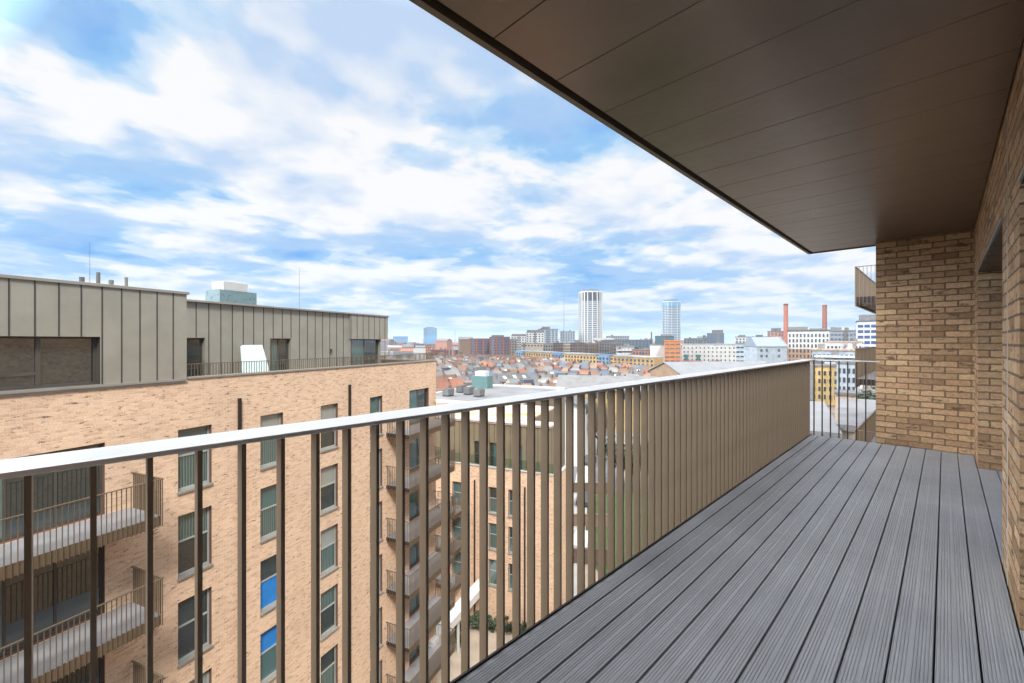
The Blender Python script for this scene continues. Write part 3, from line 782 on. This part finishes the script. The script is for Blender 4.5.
# ------------------------------------------------------------------ terraced houses
HW, HD = 4.9, 8.0
def house_proto(wall, roof, extra, wmat):
    wl = MB().prism([(-HD/2, 0), (HD/2, 0), (HD/2, 6.0), (0, 8.9), (-HD/2, 6.0)], 'x', -HW/2, HW/2)
    wl.prism([(HD/2+.002, 0), (HD/2+4.2, 0), (HD/2+4.2, 4.0), (HD/2+.002, 5.2)], 'x', -HW/2, 0.2)
    wl = wl.mesh('wall', MT[wall])
    t_ = .14
    rm = MB().prism([(-HD/2-.3, 5.78), (0, 8.92), (HD/2+.3, 5.78), (HD/2+.3, 5.78+t_), (0, 8.92+t_*1.3), (-HD/2-.3, 5.78+t_)], 'x', -HW/2, HW/2)
    rm.prism([(HD/2+.31, 5.02), (HD/2+4.35, 3.95), (HD/2+4.35, 4.08), (HD/2+.31, 5.15)], 'x', -HW/2, .3)
    rm = rm.mesh('roof', MT[roof])
    cm = MB().box(-.3, .3, -.8, .8, 0, 1.7).box(-.36, .36, -.86, .86, 1.5, 1.6)
    for k in range(4): cm.cyl(0, -.6+k*.4, 1.7, 2.1, .12, .10, 6)
    cm = cm.mesh('chimney', MT['brown_brick'])
    wm = MB().box(-.6, .6, -.04, .05, -.75, .75).mesh('window', MT['city_glass'])
    ex = None
    if extra == 'dormer': ex = ('dormer', MB().box(-2.2, 2.2, 0.6, 3.6, 6.6, 8.75).mesh('dormer', MT[wmat]))
    if extra == 'skylight': ex = ('skylight', MB().prism([(-2.9, 6.85), (-1.5, 7.9), (-1.5, 8.06), (-2.9, 7.02)], 'x', -.7, .7).mesh('skylight', MT['white']))
    if extra == 'bay': ex = ('bay_window', MB().prism([(-2.4, -HD/2-.9), (.2, -HD/2-.9), (.7, -HD/2-.01), (-2.9, -HD/2-.01)], 'z', 0, 6.6).mesh('bay_window', MT['render_white']))
    return wl, rm, cm, wm, ex
kinds = []
roof_words = dict(tile_red='red tiled', tile_orange='orange tiled', tile_brown='brown tiled', slate='dark slate', slate_light='pale grey', slate_blue='blue grey slate')
wall_words = dict(render_white='white rendered', stock_brick='yellow stock brick', red_brick='red brick', pink_brick='pink brick', render_cream='cream rendered')
ext_words = dict(dormer='boxy roof dormer', skylight='white skylight', bay='white bay', none='low rear wing')
rr = random.Random(5)
for roof, wt in (('tile_orange',2),('tile_red',2),('tile_brown',4),('slate',4),('slate_light',4),('slate_blue',2)):
    for wall in rr.sample(list(wall_words), wt):
        ex = rr.choice(list(ext_words)); 
        kinds.append((roof, wall, ex, house_proto(wall, roof, ex, rr.choice(['slate_blue','slate','render_white']))))
cands = []
for (pxa, pxb, ang, ox) in ((432, 541, 32, 0.0), (541, 668, -24, 3.0)):
    a = FACE+R(ang); ex_, ey_ = Vector((math.cos(a), math.sin(a))), Vector((-math.sin(a), math.cos(a)))
    for row in range(-70, 70):
        for k in range(-160, 160):
            back = row % 2
            p = ex_*(k*HW*1.02+ox)+ey_*(row//2*40+back*23)
            if k % 17 == 0: continue
            d = ca*p.x+sa*p.y
            if not 118 < d < 480: continue
            px = 512+FPX*(sa*p.x-ca*p.y)/d
            lim = 436 if px < 556 else (300-(px-556)*1.1)
            if px > 565 and d > 330-(px-565)*.9: continue
            if px < 565 and d > 445: continue
            if not pxa <= px < pxb: continue
            cands.append((d, p.x, p.y, a+(math.pi if back else 0)))
cands.sort()
gname = 'terraced houses in rows beyond the wing roof'
def chim(t, cm):
    link('chimney', cm, t, (-HW/2+.3, 0, 8.0))
for i, (d, x_, y_, a) in enumerate(cands[:290]):
    roof, wall, ex, (wl, rm, cm, wm, exm) = rr.choice(kinds)
    t = thing('terraced_house', f'{roof_words[roof]} terraced house with {wall_words[wall]} walls and {ext_words[ex]}', 'house', (x_, y_, G), a, gname)
    t.scale = (1, 1, rr.uniform(.93, 1.1))
    link('wall', wl, t); link('roof', rm, t)
    if i % 5 not in (1, 3): chim(t, cm)
    if exm: link(exm[0], exm[1], t)
    if d < 210:
        for wx in (-1.5, 1.5):
            for wz in (1.7, 4.5): link('window', wm, t, (wx, -HD/2-.03, wz))
rest = cands[290:]
if rest:
    mats = [MT[k] for k in ('tile_orange','tile_brown','slate','slate_light','tile_red','render_white','stock_brick','pink_brick')]
    m = MB()
    for d, x_, y_, a in rest:
        k0 = len(m.v); rm_ = rr.randrange(5); wm_ = 5+rr.randrange(3); hh = rr.uniform(.9, 1.12)
        m.prism([(-HD/2, 0), (HD/2, 0), (HD/2, 6.0*hh), (0, 8.9*hh), (-HD/2, 6.0*hh)], 'x', -HW/2, HW/2, wm_)
        m.prism([(-HD/2-.3, 5.78*hh), (0, 8.95*hh), (HD/2+.3, 5.78*hh), (HD/2+.3, 5.95*hh), (0, 9.1*hh), (-HD/2-.3, 5.95*hh)], 'x', -HW/2, HW/2, rm_)
        m.box(-HW/2, -HW/2+.7, -.9, .9, 7.5, 10.3, 6)
        cs, sn = math.cos(a), math.sin(a)
        for j in range(k0, len(m.v)):
            vx, vy, vz = m.v[j]; m.v[j] = (x_+cs*vx-sn*vy, y_+sn*vx+cs*vy, G+vz)
    tag(m.build('distant_terraces', mats), 'far rows of small terraced houses below the skyline', 'houses', kind='stuff')

# ------------------------------------------------------------------ city buildings
win_cache = {}
def win_mesh(w_, h_, mat):
    key = (round(w_,2), round(h_,2), mat)
    if key not in win_cache: win_cache[key] = MB().box(-w_/2, w_/2, -.12, .05, -h_/2, h_/2).mesh('window', MT[mat])
    return win_cache[key]
def block(name, label, cat, px0, px1, ytop, d, wall, roof, cols_=0, rows_=0, deep=16, yaw=None, wmat='city_glass', wr=(.5,.55), plant=None, bands=None, strips=None, zmin=None, base=None, group=None, balc=None):
    th = math.atan(((px0+px1)/2-512)/FPX)
    yaw = -math.degrees(th)*.93      # fronts turned towards the balcony
    W = (px1-px0)/FPX*d*math.cos(th); top = zof(ytop, d); H = top-G
    t = thing(name, label, cat, (*at((px0+px1)/2, d), G), FACE+R(yaw), group)
    MB().box(-W/2, W/2, 0, deep, 0, H).build('wall', MT[wall], t)
    MB().box(-W/2-.3, W/2+.3, -.3, deep+.3, H, H+.7).build('roof', MT[roof], t)
    if base:                        # lower storeys of another colour
        frac, m_ = base; MB().box(-W/2-.06, W/2+.06, -.06, deep-.1, 0, H*frac).build('lower_storeys', MT[m_], t)
    if strips:
        n, wd_, m_ = strips
        for k in range(n):
            q = -W/2+W*(k+.5)/n; MB().box(q-wd_/2, q+wd_/2, -.35, -.07, 1, H-1).build('balcony_stack', MT[m_], t)
    if cols_:
        zlo = zmin if zmin is not None else max(2.0, H-rows_*3.2-1.0)
        fh = (H-1.0-zlo)/rows_; fw = W/cols_
        wm = win_mesh(fw*wr[0], fh*wr[1], wmat); n = 0
        for r_ in range(rows_-1, -1, -1):
            for c_ in range(cols_):
                if n >= 96: break
                link('window', wm, t, (-W/2+fw*(c_+.5), -.03 if not base else -.09, zlo+fh*(r_+.5))); n += 1
    if balc:
        for k in range(balc[0]):
            z_ = H-3.1*(k+1); MB().box(-W/2*.92, W/2*.92, -1.3, -.001, z_, z_+.9).build('balcony', MT[balc[1]], t)
    if cols_ >= 5 and not strips and not base:
        vr = random.Random(name+label); q = -W/2+W*(vr.randrange(1, cols_)/cols_)
        MB().box(q-.8, q+.8, -.5, -.125, 1.5, H+.3).build('stair_core', MT[vr.choice(['slate','grey_brick','brown_brick','slate_light'])], t)
        for _ in range(vr.randrange(1, 4)):
            a = vr.uniform(.05, .8); w_ = vr.uniform(1.5, 4); MB().box(-W/2+W*a, -W/2+W*a+w_, deep*.3, deep*.3+w_, H+.7, H+.7+vr.uniform(1, 2.6)).build('roof_plant', MT[vr.choice(['slate_light','slate','render_white'])], t)
        if vr.random() < .6: MB().cyl(W*vr.uniform(-.4, .4), deep*.4, H+.7, H+vr.uniform(3, 6), .12, .06, 5).build('aerial', MT['slate'], t)
    if plant:
        for (a, c, h_) in plant:
            MB().box(-W/2+W*a, -W/2+W*c, deep*.25, deep*.75, H+.7, H+.7+h_).build('roof_plant', MT['slate_light'], t)
    return t
A = 'apartment block'
# far left skyline
block('office_tower', 'blue glass tower hazy on the far skyline at left', 'tower', 423.5, 437, 328.5, 1700, 'tower_blue', 'slate_blue', 5, 9, 40, 0, 'tower_glass', (.7,.5), plant=[(.2,.8,3)])
block('office_block', 'broad blue glazed block hazy on the far skyline left of the tower', 'office block', 393, 408, 337, 1700, 'tower_blue', 'slate_blue', 8, 3, 40, 0, 'tower_glass', (.7,.4))
t = thing('domed_building', 'yellow brick building with a pale green dome on the far rooftops', 'building', (*at(417, 600), G), FACE)
MB().box(-5, 5, 0, 10, 0, zof(351, 600)-G).build('wall', MT['yellow_brick'], t)
zt = zof(351, 600)-G
dm = MB()
for k in range(5):
    a0, a1 = k*math.pi/10, (k+1)*math.pi/10
    dm.cyl(0, 5, zt+4.2*math.sin(a0), zt+4.2*math.sin(a1), 4.4*math.cos(a0), max(.15, 4.4*math.cos(a1)), 14)
dm.cyl(0, 5, zt+4.2, zt+6.2, .35, .1, 8)
dm.build('dome', MT['green_copper'], t)
block('brick_building', 'pink brick block beyond the end of the courtyard roof', 'building', 425.5, 431, 346, 520, 'pink_brick', 'slate', 3, 5, 14)
block('brick_building', 'low red brick range right of the pink brick block', 'building', 430, 452, 350.5, 560, 'red_brick', 'tile_brown', 8, 2, 14)
block('apartment_block', 'red brick apartment block with dark balcony stacks and slate roof on the skyline', A, 470, 490, 339.5, 520, 'red_brick', 'slate_blue', 6, 7, 18, 0, strips=(3, 3.6, 'slate_blue'))
block('apartment_block', 'taller red brick apartment block with dark balcony stacks beside the white blocks', A, 489.5, 510, 337.8, 500, 'red_brick', 'slate_blue', 6, 7, 18, 0, strips=(3, 3.6, 'slate_blue'), plant=[(.1,.7,2)])
block('apartment_block', 'grey flank of flats between red brick and white blocks', A, 509, 517, 340, 520, 'grey_brick', 'slate', 3, 6, 16)
block('apartment_block', 'low white block with flat dark roof left of the tallest white flats', A, 511, 527, 336.5, 600, 'render_white', 'slate_blue', 6, 6, 18, 0, plant=[(.05,.95,2.4)])
block('apartment_block', 'white block with wide dark windows and slate top storey', A, 526, 544, 333, 610, 'render_white', 'slate', 6, 7, 18, 0, plant=[(.05,.95,3)])
block('apartment_block', 'tall pale flats with blue roof plant behind the white block', A, 538, 558, 330, 680, 'pale_blue', 'slate_blue', 6, 8, 18, 0, plant=[(.2,.6,4)])
block('apartment_block', 'plain cream block below the white flats', A, 521, 546, 344, 520, 'render_cream', 'membrane', 8, 1, 20)
block('apartment_block', 'pale hazy block left of the ribbed tower', A, 560, 575, 332, 900, 'pale_blue', 'slate_blue', 6, 6, 18)
# ribbed white tower
def ribbed_tower(name, label, px, wpx, ytop, d, crown, body, rib, nrib, rib_w, crown_open):
    Rr = wpx/FPX*d/2; H = zof(ytop, d)-G
    t = thing(name, label, 'tower', (*at(px, d), G), FACE)
    n = 16
    rnd_ = lambda r_: [(r_*math.copysign(abs(math.cos(a))**.75, math.cos(a)), Rr+r_*math.copysign(abs(math.sin(a))**.75, math.sin(a))) for a in [2*math.pi*(i+.5)/n for i in range(n)]]
    MB().prism(rnd_(Rr*.96), 'z', 0, H-1).build('body', body, t)
    for k in range(26):
        z = H*.05+k*(H*(1-crown)-H*.05)/26
        MB().prism(rnd_(Rr*.975), 'z', z, z+H/26*.26).build('floor_band', rib, t)
    for i in range(nrib):
        a = 2*math.pi*i/nrib; rx = math.copysign(abs(math.cos(a))**.75, math.cos(a))*Rr; ry = math.copysign(abs(math.sin(a))**.75, math.sin(a))*Rr
        link('rib', MB().box(-rib_w/2, rib_w/2, -rib_w/2, rib_w/2, 0, H).mesh('rib', rib), t, (rx, Rr+ry, 0), a)
    if crown_open: MB().prism(rnd_(Rr*.985), 'z', H*.86, H*.975).build('crown_recess', MT['dark'], t)
    else: MB().prism(rnd_(Rr*1.01), 'z', H*.9, H*.98).build('crown_band', MT['tower_blue'], t)
    MB().prism(rnd_(Rr*1.0), 'z', H*.985, H+.5).build('crown_ring', rib, t)
    MB().prism(rnd_(Rr*.7), 'z', H+.5, H+4.0).build('roof_plant', MT['slate_light'], t)
    return t
ribbed_tower('residential_tower', 'white ribbed tall tower with dark crown openings on the skyline', 592.5, 23, 291.5, 900, .15, MT['tower_glass'], MT['white'], 20, 1.7, True)
ribbed_tower('residential_tower', 'grey glass tower block to the right of the white ribbed tower', 674.5, 17, 301.5, 1050, .09, MT['tower_glass'], plain('tower_grey_panel', (0.38,0.42,0.46), 0.4), 14, .9, False)
# mid skyline row
row = [('grey_brick', 543, 553, 344.2, 'grey brick flats at the left end of the balconied row'), ('brown_brick', 553, 563, 343.8, 'brown brick flats second in the balconied row'), ('render_cream', 563, 571, 344, 'cream flats in the balconied row under the ribbed tower'),
       ('brown_brick', 570.5, 585, 343.6, 'wide brown flats in the balconied row under the ribbed tower'), ('stock_brick', 584.5, 597, 344.2, 'yellow brown flats right below the ribbed tower'), ('grey_brick', 596.5, 612, 342.6, 'dark grey flats right of the ribbed tower'), ('brown_brick', 611, 621, 344, 'brown flats beside the low white block')]
for i, (m_, a, c, yt, lab) in enumerate(row):
    block('apartment_block', lab, A, a, c, yt, 430+(i % 3)*14, m_, 'slate' if i % 2 else 'membrane', 4 if c-a < 11 else 6, 5, 15, 0, wr=(.55,.6), plant=[(.3,.6,1.6)], group='flats in the balconied row')
block('apartment_block', 'dark roofed flats behind the balconied row', A, 604, 652, 340.6, 620, 'slate_blue', 'slate', 14, 3, 18)
block('apartment_block', 'pale red and white block behind the balconied row', A, 606, 629, 336.8, 800, 'pale_blue', 'tile_red', 10, 4, 18)
block('apartment_block', 'white flats with deep white balconies beside the red brick infill', A, 616, 634, 347.5, 360, 'render_white', 'membrane', 5, 4, 15, balc=(4, 'white'))
block('apartment_block', 'red brick infill flats between white blocks', A, 632.5, 651, 350.5, 350, 'pink_brick', 'membrane', 6, 3, 15)
block('industrial_block', 'blank white walled block left of the orange building', 'building', 650, 664.5, 345.6, 345, 'white', 'membrane', 0, 0, 18)
block('industrial_block', 'white roofed long hall behind the yellow brick terrace', 'building', 556, 652, 357.0, 400, 'white', 'white_roof', 0, 0, 30)
block('office_block', 'dark teal glazed office behind the orange building', 'office block', 655, 674, 336.8, 600, 'teal', 'slate_blue', 8, 4, 18, 0, 'tower_glass', (.75,.4), plant=[(.3,.9,2.5)])
t = block('apartment_block', 'bright orange clad block with rows of small windows', A, 664.5, 680.5, 341.5, 330, 'orange_clad', 'orange_clad', 3, 5, 15, 0, wr=(.75,.28), wmat='slate')
block('apartment_block', 'long white housing block with small square windows right of the orange block', A, 681, 757, 345.2, 340, 'render_white', 'pale_blue', 18, 4, 15, 0, wr=(.32,.42), wmat='slate')
for i, px in enumerate((686, 698)):
    W_ = 2.4
    t = tag(MB().box(-W_/2, W_/2, -1.4, -.2, 5, 13).build('stair_bay', MT['teal']), ['left teal glazed stair bay on the long white housing block','right teal glazed stair bay on the long white housing block'][i], 'stair bay'); t.location = (*at(px, 340), G); t.rotation_euler = (0,0,FACE)
block('apartment_block', 'dark roofed modern block on the skyline right of the glass tower', A, 684, 706, 339.2, 600, 'slate', 'slate_blue', 8, 3, 15)
block('apartment_block', 'stepped glass topped block on the skyline above the white housing', A, 707, 724, 334, 620, 'slate_blue', 'membrane', 6, 5, 15, 0, 'tower_glass', (.6,.6), plant=[(.3,.95,4.5)])
block('apartment_block', 'low pale flats left of the stepped glass block', A, 697, 708, 337.5, 640, 'pale_blue', 'slate_blue', 5, 4, 15)
block('apartment_block', 'pale terrace of roofs on the skyline left of the chimney', A, 735, 770, 337.6, 520, 'render_white', 'slate_light', 10, 3, 15, plant=[(.1,.3,2),(.6,.8,2)])
block('apartment_block', 'white end block with blue grey bands', A, 736, 752, 344.2, 300, 'pale_blue', 'slate_light', 4, 5, 14, wr=(.8,.3))
block('brick_building', 'narrow yellow brick end house beside the white walled block', 'building', 751.5, 758, 347, 255, 'yellow_brick', 'slate_light', 2, 3, 12)
# gabled white block, sloping grey roof
t = thing('gabled_block', 'white walled block with a broad blue grey roof left of the orange flats', 'building', (*at(772, 245), G), FACE)
W = 30/FPX*245; zr = zof(337.5, 245)-G; ze = zof(347, 245)-G
MB().box(-W/2, W/2, 0, 14, 0, ze).build('wall', MT['pale_blue'], t)
MB().prism([(-.4, ze), (14.4, ze), (9, zr), (5.5, zr)], 'x', -W/2-.3, W/2+.3).build('roof', plain('blue_grey_roof', (0.17,0.20,0.235), 0.6, 0, .1), t)
wm = win_mesh(1.2, 1.4, 'city_glass')
for wx in (-6, -3, 4): 
    for wz in (2.2, 5.4): link('window', wm, t, (wx, -.03, ze-wz))
block('apartment_block', 'many windowed flats with orange lower storeys and pale upper storeys', A, 787.5, 829, 331.5, 240, 'render_white', 'slate', 11, 9, 16, 0, wr=(.45,.62), base=(.66, 'peach'), plant=[(.0,.5,1.8)])
block('apartment_block', 'pale set back block right of the many windowed flats', A, 826, 861, 331.5, 300, 'pale_blue', 'white_roof', 9, 4, 14, wr=(.6,.4), wmat='slate_blue', plant=[(.3,.45,2)])
block('office_block', 'white office with dark blue ribbon windows beside the brick wall edge', 'office block', 857, 884, 322, 250, 'white', 'slate_blue', 4, 7, 18, 0, 'tower_navy', (.84,.55), plant=[(.1,.9,3.5)])
for i, (px, yt) in enumerate(((785.8, 304.5), (824.6, 305.5))):
    t = thing('brick_chimney', ['tall red brick chimney nearer the balcony corner post, left of the two','tall red brick chimney right of the two, above the end railing'][i], 'chimney', (*at(px, 700), G), FACE, 'power station chimneys')
    h = zof(yt, 700)-G
    MB().cyl(0, 0, 0, h, 3.7, 3.1, 20).build('shaft', MT['chimney_red'], t, smooth=False); MB().cyl(0, 0, h-2.5, h+.2, 3.4, 3.4, 20).build('cap', MT['tile_brown'], t)
block('power_station', 'long low brick hall under the two tall chimneys', 'power station', 766, 840, 331.6, 690, 'pink_brick', 'slate_blue', 20, 2, 40, 0, plant=[(.05,.2,5),(.6,.8,4)])
t = thing('roof_mast', 'thin lattice mast standing left of the ribbed tower', 'mast', (*at(564, 1000), G), 0)
MB().cyl(0, 0, 0, zof(289, 1000)-G, .8, .35, 6).build('pole', MT['slate_light'], t)
for i, (px, h_) in enumerate(((455, 329), (452, 335))):
    MB_ = MB().cyl(0, 0, 0, zof(h_, 1900)-G, 3.2, .8, 6); o = tag(MB_.build('skyline_spire', MT['pale_blue']), ['tall pale spire in the haze left of the red brick flats','short pale spire beside the taller one in the haze'][i], 'spire'); o.location = (*at(px, 1900), G)
for i, px in enumerate((648.5, 651.5)):
    o = tag(MB().cyl(0, 0, 0, zof(332.5, 800)-G, 1.3, 1.1, 10).build('slim_flue', MT['white'] if i == 0 else MT['slate']), ['slim white flue on the skyline between the towers','slim dark flue beside the white one between the towers'][i], 'flue'); o.location = (*at(px, 800), G)

# yellow brick terrace with blue bays, running obliquely
PA, PB = Vector(at(515, 430)), Vector(at(654, 300)); dv_ = PB-PA; ln = dv_.length; n = 9
ang = math.atan2(dv_.y, dv_.x)
for k in range(n):
    p = PA+dv_*(k/n); w_ = ln/n; H = 13.5-k*.22
    blue_first = k % 3 == 0
    t = thing('yellow_terrace', f'yellow brick flats with {"blue clad upper bay" if blue_first else "small dark windows"} in the long low range', A, (p.x, p.y, G), ang, 'yellow brick flats in the long low range')
    MB().box(0, w_, 0, 11, 0, H).build('wall', MT['yellow_brick'], t)
    MB().box(-.05, w_-.05, -.4, 11.4, H, H+.9).build('roof', MT['white_roof'] if not blue_first else MT['blue_clad'], t)
    if blue_first: MB().box(w_*.2, w_*.8, -1.0, -.01, 3, H+.6).build('blue_bay', MT['blue_clad'], t)
    wm = win_mesh(1.7, 1.7, 'city_glass')
    for wx in range(5):
        for wz in (H-2.2, H-5.2, H-8.2): link('window', wm, t, (w_*(wx+.5)/5, -.03 if not blue_first or wx in (0,4) else -1.03, wz))
# five little red gables
for k in range(5):
    px = 684.5+k*4.4
    t = thing('gabled_cottage', 'small white cottage with steep red gable in a row before the white housing', 'cottage', (*at(px, 235), G), FACE, 'red gabled cottages')
    W_ = 2.2; zt = zof(366.5, 235)-G
    MB().box(-W_/2, W_/2, 0, 6, 0, zt).build('wall', MT['render_white'], t); MB().prism([(-W_/2-.2, zt), (W_/2+.2, zt), (0, zt+2.9)], 'y', -.3, 6.3).build('roof', MT['tile_red'], t)
# halls with grey roofs close below the handrail
def hall(label, px, d, W, D, zeave, zridge, wall, roof, yaw):
    t = thing('gabled_hall', label, 'hall', (*at(px, d), G), FACE+R(yaw))
    MB().prism([(0,0),(D,0),(D,zeave-G),(D/2,zridge-G-.2),(0,zeave-G)], 'x', -W/2, W/2).build('wall', MT[wall], t)
    MB().prism([(-.5,zeave-G-.25),(D/2,zridge-G),(D+.5,zeave-G-.25),(D+.5,zeave-G),(D/2,zridge-G+.3),(-.5,zeave-G)], 'x', -W/2-.4, W/2+.4).build('roof', MT[roof], t)
    wm = win_mesh(1.6, 1.5, 'city_glass')
    for q in range(int(W/4)): link('window', wm, t, (-W/2+2+q*4, -.03, zeave-G-1.6))
    return t
hall('long hall with a broad grey roof just above the balcony handrail', 735, 128, 34, 20, zof(377, 118), zof(364.5, 128), 'stock_brick', 'grey_roof', 8)
hall('yellow walled hall with a long grey roof right of the wing', 606, 112, 26, 15, zof(392, 108), zof(379.5, 112), 'yellow_render', 'slate_light', -14)
hall('white gabled house with grey roof behind the balcony bars', 585, 84, 9, 10, zof(405, 82), zof(396, 84), 'white', 'slate', 70)
# beyond the end railing
Y1_ = block('apartment_block', 'yellow rendered flats with tall windows seen through the end railing', A, 806, 838, 367, 158, 'yellow_render', 'membrane', 6, 4, 14, 0, wr=(.4,.55), zmin=1.5)
Y2_ = block('apartment_block', 'pale grey flats beside the yellow ones seen through the end railing', A, 837, 856, 364, 150, 'pale_blue', 'membrane', 4, 4, 14, 0, wr=(.5,.55), zmin=2.0)
o = tag(MB().box(-1.5, 1.5, -.5, 0, 0, 1.9).box(-1.6, 1.6, -1.1, -.501, 1.6, 1.9).build('red_awning', MT['orange_clad']), 'orange red awning on the pale grey flats', 'awning'); o.location = (*at(847, 148), zof(399, 148)); o.rotation_euler = (0,0,FACE)
block('apartment_block', 'white terraced block with planted balconies below the pale set back block', A, 812, 858, 351, 190, 'pale_blue', 'sedum', 10, 4, 14, 0, wr=(.6,.5), balc=(3, 'white'))
block('apartment_block', 'upper white terrace with planted edge behind the white terraced block', A, 826, 862, 343, 215, 'white', 'sedum', 9, 2, 12, 0, wr=(.6,.5))
block('flat_roofed_building', 'low grey flat roofed building seen down through the end railing', 'building', 796, 838, 438, 44, 'concrete', 'grey_roof', 0, 0, 26, 0)
block('flat_roofed_building', 'larger grey flat roofed building right of the white parapet below the end railing', 'building', 839, 905, 434, 45, 'concrete', 'membrane', 0, 0, 27, 0)
block('flat_roofed_building', 'orange brick lodge between the flat roofs and the pale flats', 'building', 836, 856, 396, 112, 'peach', 'slate', 0, 0, 8)

# trees
for i, (px, d, k, sc, lab) in enumerate([(716, 262, 'red', 1.15, 'large reddish bare tree before the long white housing block'), (729, 250, 'red', 1.0, 'second reddish bare tree right of the large one'), (709, 275, 'grey', .95, 'greyish bare tree left of the large reddish one'),
        (742, 150, 'green', 1.0, 'green bushy tree behind the long grey roof at left'), (760, 140, 'green', .95, 'green bushy tree behind the grey roof near the chimney'),
        (867, 118, 'dark', 1.4, 'dark evergreen below the level balcony at right'), (874, 105, 'dark', 1.3, 'dark evergreen nearest the end brick wall'), (861, 128, 'green', 1.1, 'mid green tree left of the dark evergreens'),
        (441, 480, 'red', 1.0, 'reddish bare tree past the corner of the courtyard block'), (436, 500, 'grey', 1.0, 'grey bare tree behind the courtyard block corner'), (498, 330, 'grey', .7, 'bare tree among the terraces below the red brick flats'),
        (528, 250, 'grey', .7, 'bare tree among the terraces below the cream block'), (470, 260, 'grey', .65, 'bare tree among the terraces beyond the plant housing'), (560, 200, 'red', .65, 'reddish bare tree among the terraces left of the halls'),
        (618, 70, 'dark', 1.0, 'dark tree at the edge of the lawn below'), (634, 66, 'dark', 1.1, 'second dark tree behind the lawn below'), (598, 88, 'grey', 1.0, 'grey bare tree at the lane end below'), (655, 74, 'green', 1.0, 'green tree right of the lawn below')]):
    tree(lab, k, at(px, d), sc, i*1.7)
for i in range(34):
    px = rr.uniform(440, 640); d = rr.uniform(340, 700)
    kind = rr.choice(['red','grey','grey','dark'])
    tree({'red':'small reddish bare tree far among the rooftops','grey':'small grey bare tree far among the rooftops','dark':'small dark evergreen far among the rooftops'}[kind], kind, at(px, d), rr.uniform(.8,1.1), rr.uniform(0,6), 'far trees among the rooftops')
# distant low-rise city fading to the horizon
words = dict(render_white='pale', pink_brick='pink brick', slate_light='grey', stock_brick='yellow brick', red_brick='red brick', pale_blue='pale blue')
for i in range(230):
    d = rr.uniform(470, 2600)**1.0; px = rr.uniform(384, 700) if rr.random() < .75 else rr.uniform(384, 880)
    if px > 520 and d < 640: continue
    if px < 520 and d < 540: continue
    m_ = rr.choice(list(words)); wd_ = rr.uniform(14, 46); h = rr.uniform(8, 18) if rr.random() < .8 else rr.uniform(20, 21.9+d*.009)
    t = thing('distant_building', f'{"taller" if h > 19 else "low"} {words[m_]} building far off towards the hazy horizon', 'building', (*at(px, d), G), FACE+rr.uniform(-.6,.6), 'distant buildings towards the horizon')
    MB().box(-wd_/2, wd_/2, 0, 16, 0, h).build('wall', MT[m_], t)
    if rr.random() < .5: MB().prism([(-.5, h), (16.5, h), (8, h+4)], 'x', -wd_/2-.4, wd_/2+.4).build('roof', MT[rr.choice(['tile_red','slate','tile_brown','slate_light'])], t)
    else: MB().box(-wd_/2-.2, wd_/2+.2, -.2, 16.2, h, h+.8).build('roof', MT[rr.choice(['slate','membrane','slate_blue'])], t)

# ------------------------------------------------------------------ haze
hm = bpy.data.materials.new('haze'); hm.use_nodes = True; ht = hm.node_tree; ht.nodes.clear()
ho = ht.nodes.new('ShaderNodeOutputMaterial'); hv = ht.nodes.new('ShaderNodeVolumePrincipled')
hv.inputs['Color'].default_value = (0.72, 0.84, 1.0, 1); hv.inputs['Density'].default_value = 0.00009; hv.inputs['Anisotropy'].default_value = 0.2
ht.links.new(hv.outputs[0], ho.inputs['Volume'])
hz_o = MB().box(-9100, 9100, -9100, 9100, G-1, 130).build('haze', hm); hz_o['kind'] = 'stuff'
